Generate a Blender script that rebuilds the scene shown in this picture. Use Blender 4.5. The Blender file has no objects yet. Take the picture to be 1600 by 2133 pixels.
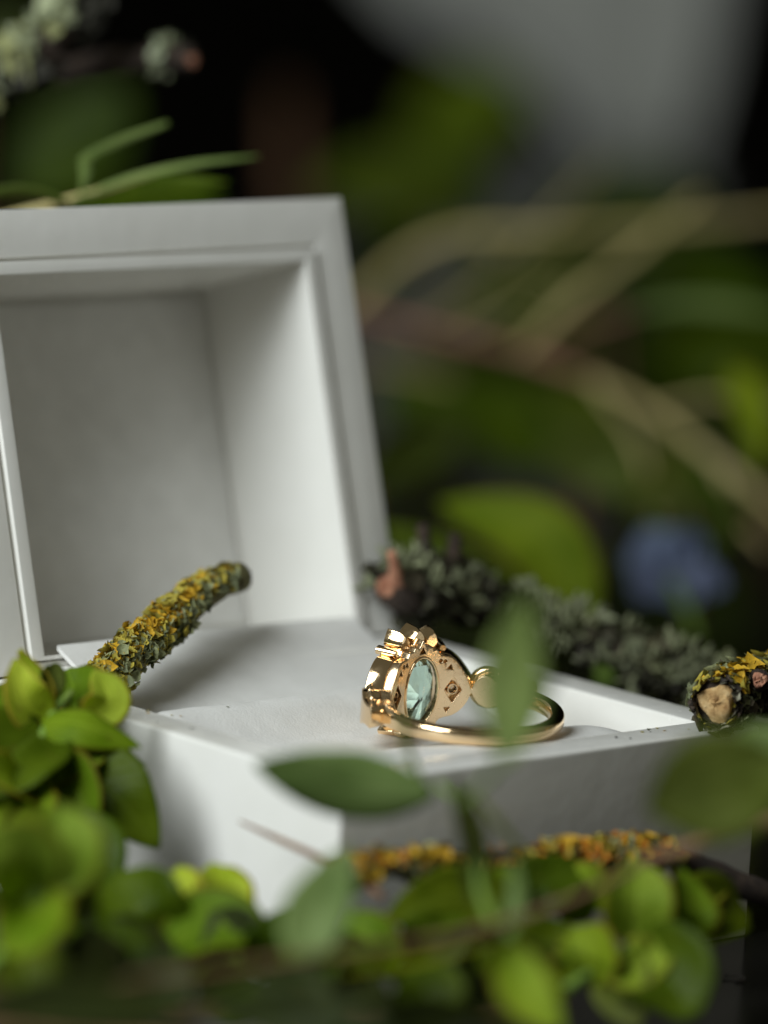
# Open white ring box with a gold ring, lichen twigs and leafy sprigs on a dark glossy table.
# 1 Blender unit = 1 cm.  x runs along the right-hand front face of the box, y along the left-hand one, z up from the table.
import bpy, bmesh, math, random
from mathutils import Vector, Matrix, noise

scene = bpy.context.scene
COL = scene.collection
PI = math.pi

# ------------------------------------------------------------------ camera, world, light
CAM_POS = Vector((-31.1531, -34.5890, 12.4957))
CAM_R = Vector((0.744527, -0.665251, 0.055862))
CAM_U = Vector((0.068193, 0.159023, 0.984917))
CAM_F = Vector((0.664101, 0.729488, -0.163762))
cam_data = bpy.data.cameras.new("camera")
cam_data.sensor_fit = 'HORIZONTAL'
cam_data.sensor_width = 48.0
cam_data.lens = 318.41
cam_data.clip_start = 1.0
cam_data.clip_end = 2000.0
cam_data.dof.use_dof = True
cam_data.dof.focus_distance = 51.2
cam_data.dof.aperture_fstop = 318.41e-3 / 1.75
cam = bpy.data.objects.new("camera", cam_data)
COL.objects.link(cam)
cam.matrix_world = Matrix.Translation(CAM_POS) @ Matrix((CAM_R, CAM_U, -CAM_F)).transposed().to_4x4()
scene.camera = cam

world = bpy.data.worlds.new("World")
scene.world = world
world.use_nodes = True
bg = world.node_tree.nodes["Background"]
bg.inputs[0].default_value = (1.0, 0.98, 0.76, 1)
bg.inputs[1].default_value = 0.092

def area_light(name, pos, target, size, size_y, power, color):
    d = bpy.data.lights.new(name, 'AREA')
    d.shape = 'RECTANGLE'; d.size = size; d.size_y = size_y
    d.energy = power; d.color = color
    o = bpy.data.objects.new(name, d)
    COL.objects.link(o)
    o.location = pos
    o.rotation_euler = (Vector(target) - Vector(pos)).to_track_quat('-Z', 'Y').to_euler()
    return o
# daylight from a window to the left of the camera
area_light("window_light", (-30.5, 0.8, 28.5), (2.5, 2.5, 2), 20, 32, 21500, (0.92, 0.985, 1.0))

scene.view_settings.view_transform = 'Standard'
scene.view_settings.look = 'None'
scene.view_settings.exposure = 0.0
scene.view_settings.gamma = 1.0
scene.render.engine = 'CYCLES'
scene.cycles.use_denoising = True
scene.cycles.max_bounces = 10
scene.cycles.caustics_refractive = True
scene.cycles.sample_clamp_indirect = 6.0

# ------------------------------------------------------------------ helpers
def S(r, g, b):
    f = lambda c: ((c / 255) / 12.92 if c <= 10 else (((c / 255) + 0.055) / 1.055) ** 2.4)
    return (f(r), f(g), f(b), 1)

def link(name, mesh, mat=None, parent=None):
    o = bpy.data.objects.new(name, mesh)
    COL.objects.link(o)
    if mat:
        for m in (mat if isinstance(mat, (list, tuple)) else [mat]):
            mesh.materials.append(m)
    if parent:
        o.parent = parent
    return o

def thing(name, label, cat, group=None, loc=(0, 0, 0)):
    o = bpy.data.objects.new(name, None)
    o.empty_display_size = 0.2
    COL.objects.link(o)
    o['label'] = label; o['category'] = cat
    if group: o['group'] = group
    return o

def tag(o, label, cat, group=None):
    o['label'] = label; o['category'] = cat
    if group: o['group'] = group
    return o

def mesh_py(name, v, f, smooth=True, sharp=None):
    m = bpy.data.meshes.new(name)
    m.from_pydata([tuple(p) for p in v], [], f)
    m.update()
    if smooth:
        m.shade_smooth()
        if sharp: m.set_sharp_from_angle(angle=math.radians(sharp))
    return m

def bm_mesh(name, bm, smooth=True, sharp=40):
    bmesh.ops.recalc_face_normals(bm, faces=bm.faces)
    m = bpy.data.meshes.new(name)
    bm.to_mesh(m); bm.free()
    if smooth:
        m.shade_smooth(); m.set_sharp_from_angle(angle=math.radians(sharp))
    return m

def catmull(pts, n):
    pts = [Vector(p) for p in pts]
    if len(pts) == 2:
        return [pts[0].lerp(pts[1], i / n) for i in range(n + 1)]
    P = [2 * pts[0] - pts[1]] + pts + [2 * pts[-1] - pts[-2]]
    out = []; segs = len(pts) - 1
    for i in range(n + 1):
        t = i / n * segs; k = min(int(t), segs - 1); t -= k
        a, b, c, d = P[k], P[k + 1], P[k + 2], P[k + 3]
        out.append(0.5 * ((2 * b) + (c - a) * t + (2 * a - 5 * b + 4 * c - d) * t * t + (3 * b - a - 3 * c + d) * t ** 3))
    return out

def interp(vals, t):
    if not isinstance(vals, (list, tuple)): return vals
    x = t * (len(vals) - 1); k = min(int(x), len(vals) - 2)
    return vals[k] + (vals[k + 1] - vals[k]) * (x - k)

def frames(P):
    T = [(P[min(i + 1, len(P) - 1)] - P[max(i - 1, 0)]).normalized() for i in range(len(P))]
    n = T[0].cross(Vector((0, 0, 1)))
    if n.length < 1e-3: n = Vector((1, 0, 0))
    n.normalize(); out = []
    for t in T:
        n = (n - t * n.dot(t)).normalized()
        out.append((t, n, t.cross(n)))
    return out

def bumpy(q, rough, freq, seed, knobs):
    return 1 + rough * noise.noise(q * freq + Vector((seed, 0, 0))) + knobs * max(0, noise.noise(q * freq * 0.35 + Vector((0, seed, 3))))

def tube_data(path, radii, n=24, seg=14, rough=0.0, freq=3.0, seed=0, knobs=0.0):
    P = catmull(path, n); F = frames(P)
    V = []; Fa = []
    for i, (p, (t, a, b)) in enumerate(zip(P, F)):
        r = interp(radii, i / n)
        for j in range(seg):
            th = 2 * PI * j / seg
            d = a * math.cos(th) + b * math.sin(th)
            q = p + d * r
            k = bumpy(q, rough, freq, seed, knobs)
            V.append(p + d * r * k)
    for i in range(n):
        for j in range(seg):
            k = (j + 1) % seg
            Fa.append((i * seg + j, i * seg + k, (i + 1) * seg + k, (i + 1) * seg + j))
    c0 = len(V); V.append(P[0] - F[0][0] * interp(radii, 0) * 0.25)
    c1 = len(V); V.append(P[-1] + F[-1][0] * interp(radii, 1) * 0.25)
    for j in range(seg):
        k = (j + 1) % seg
        Fa.append((k, j, c0)); Fa.append((n * seg + j, n * seg + k, c1))
    return V, Fa, P, F

def tube(name, path, radii, mat, parent, **kw):
    V, Fa, P, F = tube_data(path, radii, **kw)
    return link(name, mesh_py(name, V, Fa), mat, parent)

# ------------------------------------------------------------------ materials
def new_mat(name):
    m = bpy.data.materials.new(name); m.use_nodes = True
    nt = m.node_tree
    return m, nt, nt.nodes["Principled BSDF"]

def node(nt, t, **kw):
    n = nt.nodes.new(t)
    for k, v in kw.items(): setattr(n, k, v)
    return n

def noise_tex(nt, scale, detail=4, rough=0.55, coord='Object'):
    tc = node(nt, 'ShaderNodeTexCoord')
    n = node(nt, 'ShaderNodeTexNoise')
    n.inputs['Scale'].default_value = scale; n.inputs['Detail'].default_value = detail
    n.inputs['Roughness'].default_value = rough
    nt.links.new(tc.outputs[coord], n.inputs['Vector'])
    return n

def ramp(nt, src, stops):
    r = node(nt, 'ShaderNodeValToRGB')
    el = r.color_ramp.elements
    while len(el) < len(stops): el.new(0.5)
    for e, (p, c) in zip(el, stops):
        e.position = p; e.color = c
    nt.links.new(src, r.inputs['Fac'])
    return r

def bump(nt, src, bsdf, strength, dist):
    b = node(nt, 'ShaderNodeBump')
    b.inputs['Strength'].default_value = strength; b.inputs['Distance'].default_value = dist
    nt.links.new(src, b.inputs['Height']); nt.links.new(b.outputs[0], bsdf.inputs['Normal'])
    return b

def mat_lacquer():
    m, nt, b = new_mat("white_lacquer")
    n = noise_tex(nt, 1.3, 5)
    r = ramp(nt, n.outputs['Fac'], [(0.3, (0.80, 0.785, 0.735, 1)), (0.7, (0.835, 0.82, 0.775, 1))])
    nt.links.new(r.outputs[0], b.inputs['Base Color'])
    n2 = noise_tex(nt, 9, 6)
    r2 = ramp(nt, n2.outputs['Fac'], [(0.35, (0.16,) * 3 + (1,)), (0.75, (0.3,) * 3 + (1,))])
    nt.links.new(r2.outputs[0], b.inputs['Roughness'])
    b.inputs['Coat Weight'].default_value = 0.25; b.inputs['Coat Roughness'].default_value = 0.1
    n3 = noise_tex(nt, 2.2, 2); bump(nt, n3.outputs['Fac'], b, 0.15, 0.05)
    return m

def mat_leather():
    m, nt, b = new_mat("pale_leather")
    n = noise_tex(nt, 3, 4)
    r = ramp(nt, n.outputs['Fac'], [(0.3, (0.70, 0.69, 0.66, 1)), (0.7, (0.78, 0.77, 0.74, 1))])
    nt.links.new(r.outputs[0], b.inputs['Base Color'])
    b.inputs['Roughness'].default_value = 0.55
    v = node(nt, 'ShaderNodeTexVoronoi'); v.inputs['Scale'].default_value = 34
    tc = node(nt, 'ShaderNodeTexCoord')
    nn = noise_tex(nt, 12, 3)
    mx = node(nt, 'ShaderNodeMixRGB'); mx.inputs[0].default_value = 0.12
    nt.links.new(tc.outputs['Object'], mx.inputs[1]); nt.links.new(nn.outputs['Color'], mx.inputs[2])
    nt.links.new(mx.outputs[0], v.inputs['Vector'])
    bump(nt, v.outputs['Distance'], b, 0.24, 0.014)
    return m

def mat_gold(name, rough, col=(0.96, 0.71, 0.43, 1), scratch=0.12):
    m, nt, b = new_mat(name)
    b.inputs['Base Color'].default_value = col
    b.inputs['Metallic'].default_value = 1.0
    n = noise_tex(nt, 22, 5)
    r = ramp(nt, n.outputs['Fac'], [(0.3, (rough * 0.7,) * 3 + (1,)), (0.75, (rough * 1.5,) * 3 + (1,))])
    nt.links.new(r.outputs[0], b.inputs['Roughness'])
    n2 = noise_tex(nt, 9, 4); bump(nt, n2.outputs['Fac'], b, scratch, 0.02)
    return m

def mat_gem(name, col, ior=1.64):
    m, nt, b = new_mat(name)
    b.inputs['Base Color'].default_value = col
    b.inputs['Transmission Weight'].default_value = 1.0
    b.inputs['Roughness'].default_value = 0.0
    b.inputs['IOR'].default_value = ior
    return m

def mat_leaf(name, c1, c2, edge=None, transl=0.35, rough=0.42, vein=0.5, mottle=1.6):
    m, nt, b = new_mat(name)
    n = noise_tex(nt, mottle, 5)
    r = ramp(nt, n.outputs['Fac'], [(0.32, c1), (0.68, c2)])
    uv = node(nt, 'ShaderNodeUVMap'); sep = node(nt, 'ShaderNodeSeparateXYZ')
    nt.links.new(uv.outputs[0], sep.inputs[0])
    # distance from the midrib, and herringbone side veins
    ab = node(nt, 'ShaderNodeMath', operation='ABSOLUTE'); nt.links.new(sep.outputs['Y'], ab.inputs[0])
    mul = node(nt, 'ShaderNodeMath', operation='MULTIPLY_ADD'); mul.inputs[1].default_value = -0.28
    nt.links.new(ab.outputs[0], mul.inputs[0]); nt.links.new(sep.outputs['X'], mul.inputs[2])
    fr = node(nt, 'ShaderNodeMath', operation='MULTIPLY'); fr.inputs[1].default_value = 9.0
    nt.links.new(mul.outputs[0], fr.inputs[0])
    pp = node(nt, 'ShaderNodeMath', operation='PINGPONG'); pp.inputs[1].default_value = 0.5
    nt.links.new(fr.outputs[0], pp.inputs[0])
    sv = ramp(nt, pp.outputs[0], [(0.0, (1, 1, 1, 1)), (0.14, (0, 0, 0, 1))])
    mr = ramp(nt, ab.outputs[0], [(0.02, (1, 1, 1, 1)), (0.09, (0, 0, 0, 1))])
    half = node(nt, 'ShaderNodeMath', operation='MULTIPLY'); half.inputs[1].default_value = 0.45
    nt.links.new(sv.outputs[0], half.inputs[0])
    mx = node(nt, 'ShaderNodeMath', operation='MAXIMUM')
    nt.links.new(half.outputs[0], mx.inputs[0]); nt.links.new(mr.outputs[0], mx.inputs[1])
    pale = node(nt, 'ShaderNodeMixRGB', blend_type='MIX')
    vf = node(nt, 'ShaderNodeMath', operation='MULTIPLY'); vf.inputs[1].default_value = vein * 0.5
    nt.links.new(mx.outputs[0], vf.inputs[0]); nt.links.new(vf.outputs[0], pale.inputs[0])
    nt.links.new(r.outputs[0], pale.inputs[1])
    pale.inputs[2].default_value = tuple(min(1, c * 1.7 + 0.03) for c in c2[:3]) + (1,)
    last = pale
    if edge:
        er = ramp(nt, ab.outputs[0], [(0.84, (0, 0, 0, 1)), (1.0, (1, 1, 1, 1))])
        ed = node(nt, 'ShaderNodeMixRGB'); nt.links.new(er.outputs[0], ed.inputs[0])
        nt.links.new(pale.outputs[0], ed.inputs[1]); ed.inputs[2].default_value = edge
        last = ed
    vs = node(nt, 'ShaderNodeTexVoronoi'); vs.inputs['Scale'].default_value = 4.5
    tcs = node(nt, 'ShaderNodeTexCoord'); nt.links.new(tcs.outputs['Object'], vs.inputs['Vector'])
    sr = ramp(nt, vs.outputs['Distance'], [(0.05, (0.55,) * 3 + (1,)), (0.16, (0, 0, 0, 1))])
    sm = node(nt, 'ShaderNodeMixRGB'); nt.links.new(sr.outputs[0], sm.inputs[0])
    nt.links.new(last.outputs[0], sm.inputs[1]); sm.inputs[2].default_value = S(112, 92, 40)
    last = sm
    oi = node(nt, 'ShaderNodeObjectInfo')
    hv = node(nt, 'ShaderNodeHueSaturation')
    mr1 = node(nt, 'ShaderNodeMapRange'); mr1.inputs['To Min'].default_value = 0.74; mr1.inputs['To Max'].default_value = 1.2
    mr2 = node(nt, 'ShaderNodeMapRange'); mr2.inputs['To Min'].default_value = 0.515; mr2.inputs['To Max'].default_value = 0.485
    nt.links.new(oi.outputs['Random'], mr1.inputs[0]); nt.links.new(oi.outputs['Random'], mr2.inputs[0])
    nt.links.new(mr1.outputs[0], hv.inputs['Value']); nt.links.new(mr2.outputs[0], hv.inputs['Hue'])
    nt.links.new(last.outputs[0], hv.inputs['Color']); last = hv
    nt.links.new(last.outputs[0], b.inputs['Base Color'])
    b.inputs['Roughness'].default_value = rough
    b.inputs['Specular IOR Level'].default_value = 0.13
    bump(nt, mx.outputs[0], b, 0.35, -0.03)
    tr = node(nt, 'ShaderNodeBsdfTranslucent')
    sat = node(nt, 'ShaderNodeMixRGB', blend_type='MULTIPLY'); sat.inputs[0].default_value = 1
    nt.links.new(last.outputs[0], sat.inputs[1]); sat.inputs[2].default_value = (1.4, 1.3, 0.4, 1)
    nt.links.new(sat.outputs[0], tr.inputs[0])
    ms = node(nt, 'ShaderNodeMixShader'); ms.inputs[0].default_value = transl
    out = nt.nodes["Material Output"]
    nt.links.new(b.outputs[0], ms.inputs[1]); nt.links.new(tr.outputs[0], ms.inputs[2])
    nt.links.new(ms.outputs[0], out.inputs['Surface'])
    return m

def mat_bark(name, c1, c2, c3, scale=5, strength=0.8):
    m, nt, b = new_mat(name)
    n = noise_tex(nt, scale, 8, 0.65)
    r = ramp(nt, n.outputs['Fac'], [(0.3, c1), (0.52, c2), (0.72, c3)])
    nt.links.new(r.outputs[0], b.inputs['Base Color'])
    b.inputs['Roughness'].default_value = 0.8
    n2 = noise_tex(nt, scale * 4, 6, 0.7); bump(nt, n2.outputs['Fac'], b, strength, 0.06)
    return m

def mat_vcol(name, rough=0.75, tr=0.12):
    m, nt, b = new_mat(name)
    a = node(nt, 'ShaderNodeVertexColor'); a.layer_name = 'Col'
    n = noise_tex(nt, 40, 3)
    mx = node(nt, 'ShaderNodeMixRGB', blend_type='MULTIPLY'); mx.inputs[0].default_value = 0.5
    r = ramp(nt, n.outputs['Fac'], [(0.3, (0.6, 0.6, 0.6, 1)), (0.7, (1.25, 1.25, 1.25, 1))])
    nt.links.new(a.outputs[0], mx.inputs[1]); nt.links.new(r.outputs[0], mx.inputs[2])
    nt.links.new(mx.outputs[0], b.inputs['Base Color'])
    b.inputs['Roughness'].default_value = rough
    bump(nt, n.outputs['Fac'], b, 0.4, 0.02)
    return m

def mat_plain(name, c1, c2, rough=0.6, scale=2.0, bstr=0.1, spec=0.5):
    m, nt, b = new_mat(name)
    n = noise_tex(nt, scale, 5)
    r = ramp(nt, n.outputs['Fac'], [(0.3, c1), (0.7, c2)])
    nt.links.new(r.outputs[0], b.inputs['Base Color'])
    b.inputs['Roughness'].default_value = rough
    b.inputs['Specular IOR Level'].default_value = spec
    if bstr: bump(nt, n.outputs['Fac'], b, bstr, 0.05)
    return m

LACQ = mat_lacquer()
LEATHER = mat_leather()
GOLD = mat_gold("polished_gold", 0.10)
GOLD_SATIN = mat_gold("satin_gold", 0.22, (0.98, 0.74, 0.47, 1), 0.09)
GEM = mat_gem("mint_green_stone", (0.74, 0.985, 0.87, 1), 1.5)
GEM2 = mat_gem("pale_stone", (0.92, 0.86, 0.82, 1))
LIME = mat_leaf("lime_leaf", S(148, 172, 36), S(186, 204, 76), S(160, 150, 50), 0.52, 0.55, 0.5)
GREEN = mat_leaf("green_leaf", S(118, 148, 16), S(160, 182, 46), S(136, 116, 36), 0.52, 0.52, 0.6)
SAGE = mat_leaf("sage_leaf", S(106, 128, 64), S(136, 154, 90), None, 0.3, 0.45, 0.35)
OLIVE = mat_leaf("olive_leaf", S(84, 96, 32), S(112, 124, 54), None, 0.34, 0.45, 0.35)
SHADE_LEAF = mat_leaf("shaded_leaf", S(36, 44, 14), S(56, 64, 24), None, 0.08, 0.5, 0.3)  # near-black green: deep shade of the low foreground put into the leaf colour
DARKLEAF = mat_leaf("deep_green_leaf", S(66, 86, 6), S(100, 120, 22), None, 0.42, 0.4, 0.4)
STEM_BROWN = mat_bark("brown_stem", S(92, 62, 44), S(128, 92, 66), S(150, 120, 84), 4, 0.3)
STEM_PINK = mat_bark("pinkish_stem", S(128, 84, 72), S(150, 104, 88), S(170, 138, 106), 1.2, 0.3)
STEM_TAN = mat_bark("tan_stem", S(176, 160, 100), S(200, 184, 124), S(214, 198, 144), 1.2, 0.3)
STEM_GREEN = mat_bark("green_stem", S(84, 116, 36), S(112, 140, 50), S(132, 146, 70), 4, 0.2)
BARK = mat_bark("dark_bark", S(34, 26, 20), S(58, 44, 34), S(92, 76, 60), 7, 0.9)
WOOD = mat_bark("cut_wood", S(150, 108, 62), S(206, 168, 112), S(232, 204, 152), 9, 0.6)
PINKWOOD = mat_bark("pink_cut_wood", S(150, 96, 74), S(186, 130, 102), S(204, 156, 124), 8, 0.6)
MOSSBARK = mat_bark("lichened_bark", S(84, 78, 44), S(112, 108, 66), S(140, 134, 84), 6, 0.9)
LICHEN = mat_vcol("lichen")
TABLE = mat_plain("black_lacquered_table", (0.006, 0.006, 0.005, 1), (0.010, 0.009, 0.008, 1), 0.16, 0.6, 0.02, 0.22)
WALL = mat_plain("dark_wall", (0.006, 0.005, 0.004, 1), (0.010, 0.009, 0.006, 1), 0.9, 0.05, 0, 0.1)

# ------------------------------------------------------------------ the setting
def sheet(name, V, F, mat):
    o = link(name, mesh_py(name, V, F, False), mat); o['kind'] = 'structure'; return o
sheet('tabletop', [(-260, -260, 0), (260, -260, 0), (260, 260, 0), (-260, 260, 0)], [(0, 1, 2, 3)], TABLE)
wc = Vector((CAM_F.x, CAM_F.y, 0)).normalized(); wr = Vector((CAM_R.x, CAM_R.y, 0)).normalized()
c0 = Vector((2.8, 2.7, 0)) + wc * 165
sheet('wall', [c0 - wr * 220, c0 + wr * 220, c0 + wr * 220 + Vector((0, 0, 190)), c0 - wr * 220 + Vector((0, 0, 190))], [(0, 1, 2, 3)], WALL)

# ------------------------------------------------------------------ ring box
BX, BY, BH = 5.625, 5.331, 2.176
LID_L, LID_T = 4.776, 2.05
LID_A = math.radians(106.72)
box = thing('ring_box', 'open glossy white ring box with padded leather inside and raised lid', 'ring box')

def rounded_shell(name, sx, sy, depth, steps, floor, mat, M, parent, bev=0.05):
    """An open tray: outer block sx*sy*depth whose mouth (local z=0) steps inward:
    steps = [(inset, z), ...] from the rim to the recess floor."""
    bm = bmesh.new()
    loops = []
    def loop(x0, y0, x1, y1, z):
        vs = [bm.verts.new((x0, y0, z)), bm.verts.new((x1, y0, z)), bm.verts.new((x1, y1, z)), bm.verts.new((x0, y1, z))]
        loops.append(vs)
    loop(0, 0, sx, sy, -depth)
    loop(0, 0, sx, sy, 0)
    for (l, b, r, t, z) in steps:
        loop(l, b, sx - r, sy - t, z)
    for a, b in zip(loops, loops[1:]):
        for i in range(4):
            j = (i + 1) % 4
            bm.faces.new((a[i], a[j], b[j], b[i]))
    bm.faces.new(loops[0]); bm.faces.new(loops[-1])
    bmesh.ops.recalc_face_normals(bm, faces=bm.faces)
    bmesh.ops.bevel(bm, geom=list(bm.edges), offset=bev, segments=3, profile=0.6, affect='EDGES', clamp_overlap=True)
    bm.transform(M)
    m = bm_mesh(name, bm, True, 35)
    return link(name, m, mat, parent)

base = rounded_shell('base', BX, BY, BH, [(.47, .47, .47, .47, 0), (.50, .50, .50, .50, -1.0)], None, LACQ,
                     Matrix.Translation((0, 0, BH)), box, 0.035)
# lid: local x along the hinge, local y up the lid, local z out of its mouth
ly = Vector((0, -math.cos(LID_A), math.sin(LID_A))); lz = Vector((0, -math.sin(LID_A), -math.cos(LID_A)))
LM = Matrix((Vector((1, 0, 0)), ly, lz)).transposed().to_4x4()
LM = Matrix.Translation((0, BY + 0.02, BH + 0.01)) @ LM
LX = 5.56
lid = rounded_shell('lid', LX, LID_L, LID_T, [(.45, .1, .45, .50, 0), (.46, .105, .46, .51, -.07), (.50, .115, .50, .54, -.07), (.505, .12, .505, .545, .035), (.66, .16, .66, .68, .035), (.69, .2, .69, .71, -1.72)],
                    None, LACQ, LM, box, 0.012)
# thin lining board on the lid floor, a little smaller than the recess, so a shadow line runs round it
bm = bmesh.new()
bmesh.ops.create_cube(bm, size=1, matrix=Matrix.Translation((LX / 2, 2.17, -1.70)) @ Matrix.Diagonal((4.08, 3.66, 0.05, 1)))
bmesh.ops.bevel(bm, geom=list(bm.edges), offset=0.015, segments=2, affect='EDGES')
bm.transform(LM)
link('lid_lining', bm_mesh('lid_lining', bm), LEATHER, lid)
# hinge pin in the gap behind
tube('hinge', [(0.5, BY + 0.02, BH - 0.01), (BX - 0.5, BY + 0.02, BH - 0.01)], 0.05, LACQ, box, n=4, seg=10)

def height_grid(name, x0, x1, y0, y1, nx, ny, fz, thick, mat, parent):
    V = []; F = []
    for j in range(ny + 1):
        for i in range(nx + 1):
            x = x0 + (x1 - x0) * i / nx; y = y0 + (y1 - y0) * j / ny
            V.append((x, y, fz(x, y)))
    for j in range(ny):
        for i in range(nx):
            a = j * (nx + 1) + i
            F.append((a, a + 1, a + nx + 2, a + nx + 1))
    off = len(V)
    V += [(x, y, z - thick) for x, y, z in V]
    F += [tuple(reversed([k + off for k in f])) for f in F]
    border = [i for i in range(nx + 1)] + [(j + 1) * (nx + 1) - 1 for j in range(1, ny + 1)] + [ny * (nx + 1) + i for i in range(nx - 1, -1, -1)] + [j * (nx + 1) for j in range(ny - 1, 0, -1)]
    for a, b in zip(border, border[1:] + border[:1]):
        F.append((b, a, a + off, b + off))
    return link(name, mesh_py(name, V, F, True, 50), mat, parent)

def smooth_curve(keys, y):
    for (a, za), (b, zb) in zip(keys, keys[1:]):
        if y <= b:
            t = max(0, min(1, (y - a) / (b - a))); t = t * t * (3 - 2 * t)
            return za + (zb - za) * t
    return keys[-1][1]
PAD = [(0.5, -.16), (0.62, -.07), (0.9, -.06), (2.3, -.34), (2.7, -.32), (3.4, -.05), (3.52, -.05), (3.62, -.14), (3.72, -.5)]
def pad_z(x, y):
    z = smooth_curve(PAD, y)
    ex = min(x - 0.5, 1.0); z -= 0.10 * max(0, 1 - ex / 0.25) ** 2
    er = 5.125 - x
    cy = abs(y - 1.9) / 1.9
    z -= 0.42 * max(0, 1 - er / (0.55 + 0.75 * cy)) ** 2
    z += 0.012 * noise.noise(Vector((x * 1.3, y * 1.3, 2))) + 0.010 * noise.noise(Vector((x * 3, y * 2, 8)))
    return BH + z
height_grid('front_cushion', 0.51, 5.115, 0.51, 3.72, 90, 70, pad_z, 0.3, LEATHER, box)
def flap_z(x, y):
    t = (y - 3.55) / (5.42 - 3.55)
    z = -0.36 + 0.62 * t ** 1.5 - 0.05 * (x - .8) / 4.3
    z += 0.02 * math.sin(PI * (x - .8) / 4.3) + 0.01 * noise.noise(Vector((x, y, 5)))
    return BH + z
height_grid('rear_flap', 0.86, 4.92, 3.55, 5.42, 50, 30, flap_z, 0.05, LEATHER, box)

# ------------------------------------------------------------------ gold ring  (local: axis z, head towards +y)
ring = thing('gold_ring', 'gold ring with oval mint green stone lying on the box cushion', 'ring')
RI = 0.84
def cyl(u, v, w):
    a = u / (RI + 0.02); r = RI + w
    return Vector((r * math.sin(a), r * math.cos(a), v))

def plate(name, loops, z0, z1, bevel, mat, taper=0.0, curved=True):
    """fill 2D loops (first outer, rest holes), extrude, then bend onto the ring's cylinder"""
    cu = bpy.data.curves.new(name, 'CURVE'); cu.dimensions = '2D'; cu.fill_mode = 'BOTH'
    cu.extrude = (z1 - z0) / 2 - bevel; cu.bevel_depth = bevel; cu.bevel_resolution = 2; cu.offset = -bevel
    for lp in loops:
        sp = cu.splines.new('POLY'); sp.points.add(len(lp) - 1); sp.use_cyclic_u = True
        for p, (x, y) in zip(sp.points, lp): p.co = (x, y, 0, 1)
    tmp = bpy.data.objects.new(name + '_outline', cu); COL.objects.link(tmp)
    dg = bpy.context.evaluated_depsgraph_get()
    me = bpy.data.meshes.new_from_object(tmp.evaluated_get(dg))
    bpy.data.objects.remove(tmp); bpy.data.curves.remove(cu)
    bm = bmesh.new(); bm.from_mesh(me); bpy.data.meshes.remove(me)
    bmesh.ops.remove_doubles(bm, verts=bm.verts, dist=1e-5)
    us = [v.co.x for v in bm.verts]
    x = math.floor(min(us) / 0.05) * 0.05
    while x < max(us):
        bmesh.ops.bisect_plane(bm, geom=list(bm.verts) + list(bm.edges) + list(bm.faces), plane_co=(x + 0.0131, 0, 0), plane_no=(1, 0, 0), dist=1e-5)
        x += 0.05
    for v in bm.verts:
        t = (v.co.z + (z1 - z0) / 2) / (z1 - z0)
        s = 1 + taper * t
        v.co = cyl(v.co.x * s, v.co.y * s, z0 + (z1 - z0) * t)
    return link(name, bm_mesh(name, bm, True, 38), mat, ring)

def spline_loop(pts, n=6):
    P = [Vector((x, y, 0)) for x, y in pts]; N = len(P); out = []
    for k in range(N):
        a, b, c, d = P[(k - 1) % N], P[k], P[(k + 1) % N], P[(k + 2) % N]
        for i in range(n):
            t = i / n
            q = 0.5 * ((2 * b) + (c - a) * t + (2 * a - 5 * b + 4 * c - d) * t * t + (3 * b - a - 3 * c + d) * t ** 3)
            out.append((q.x, q.y))
    return out
half_r = [(0.0, .52), (.05, .445), (.10, .455), (.14, .415), (.19, .415), (.23, .36), (.29, .35), (.36, .335), (.43, .28), (.50, .19), (.555, .10), (.585, .035),
          (.60, .02), (.63, .085), (.70, .15), (.80, .155), (.90, .11), (1.02, .095), (1.10, .09),
          (1.10, -.09), (1.02, -.095), (.90, -.12), (.80, -.16), (.70, -.14), (.635, -.08), (.60, -.03),
          (.585, -.06), (.545, -.14), (.48, -.215), (.40, -.265), (.31, -.285), (.25, -.31), (.225, -.355), (.26, -.40), (.225, -.45), (.15, -.44), (.10, -.47), (.05, -.455)]
outline = half_r + [(0.0, -.52)] + [(-x, y) for x, y in reversed(half_r[1:])]
def ell(cx, cy, rx, ry, n=28):
    return [(cx + rx * math.cos(2 * PI * i / n), cy + ry * math.sin(2 * PI * i / n)) for i in range(n)]
def star4(cx, cy, rx, ry, k=0.36):
    o = []
    for i in range(8):
        a = PI / 4 * i; m = 1 if i % 2 == 0 else k * 1.42
        o.append((cx + rx * m * math.cos(a), cy + ry * m * math.sin(a)))
    return o
holes = [ell(0, 0, .222, .345, 40)]
for s in (-1, 1):
    holes.append([(s * .395 + .0, .13), (s * .395 + .098, .0), (s * .395, -.135), (s * .395 - .098, 0)])
    holes.append([(s * .345 - .035, .215), (s * .345 + .04, .205), (s * .345 + .01, .265)])
    holes.append([(s * .34 - .036, -.185), (s * .34 + .036, -.18), (s * .34, -.235)])
    holes.append(ell(s * .235, .298, .021, .021, 12)); holes.append(ell(s * .288, .292, .021, .021, 12))
holes.append([(-.045, .385), (.045, .385), (.005, .455)])
outl = spline_loop(outline, 4)
plate('gallery_plate', [outl] + holes, 0.0, 0.10, 0.007, GOLD_SATIN)
plate('bezel_wall', [outl, ell(0, 0, .245, .37, 40)], 0.104, 0.30, 0.012, GOLD, 0.05)
# thin raised collar round the oval stone
V = []; F = []
n1, n2 = 64, 10
for i in range(n1):
    a = 2 * PI * i / n1
    for j in range(n2):
        b = 2 * PI * j / n2
        r = 0.013
        V.append(cyl((.226 + r * math.cos(b)) * math.cos(a), (.349 + r * math.cos(b)) * math.sin(a), -0.002 + r * math.sin(b)))
for i in range(n1):
    for j in range(n2):
        k, l = (i + 1) % n1, (j + 1) % n2
        F.append((i * n2 + j, k * n2 + j, k * n2 + l, i * n2 + l))
link('collar', mesh_py('collar', V, F), GOLD, ring)

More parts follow.
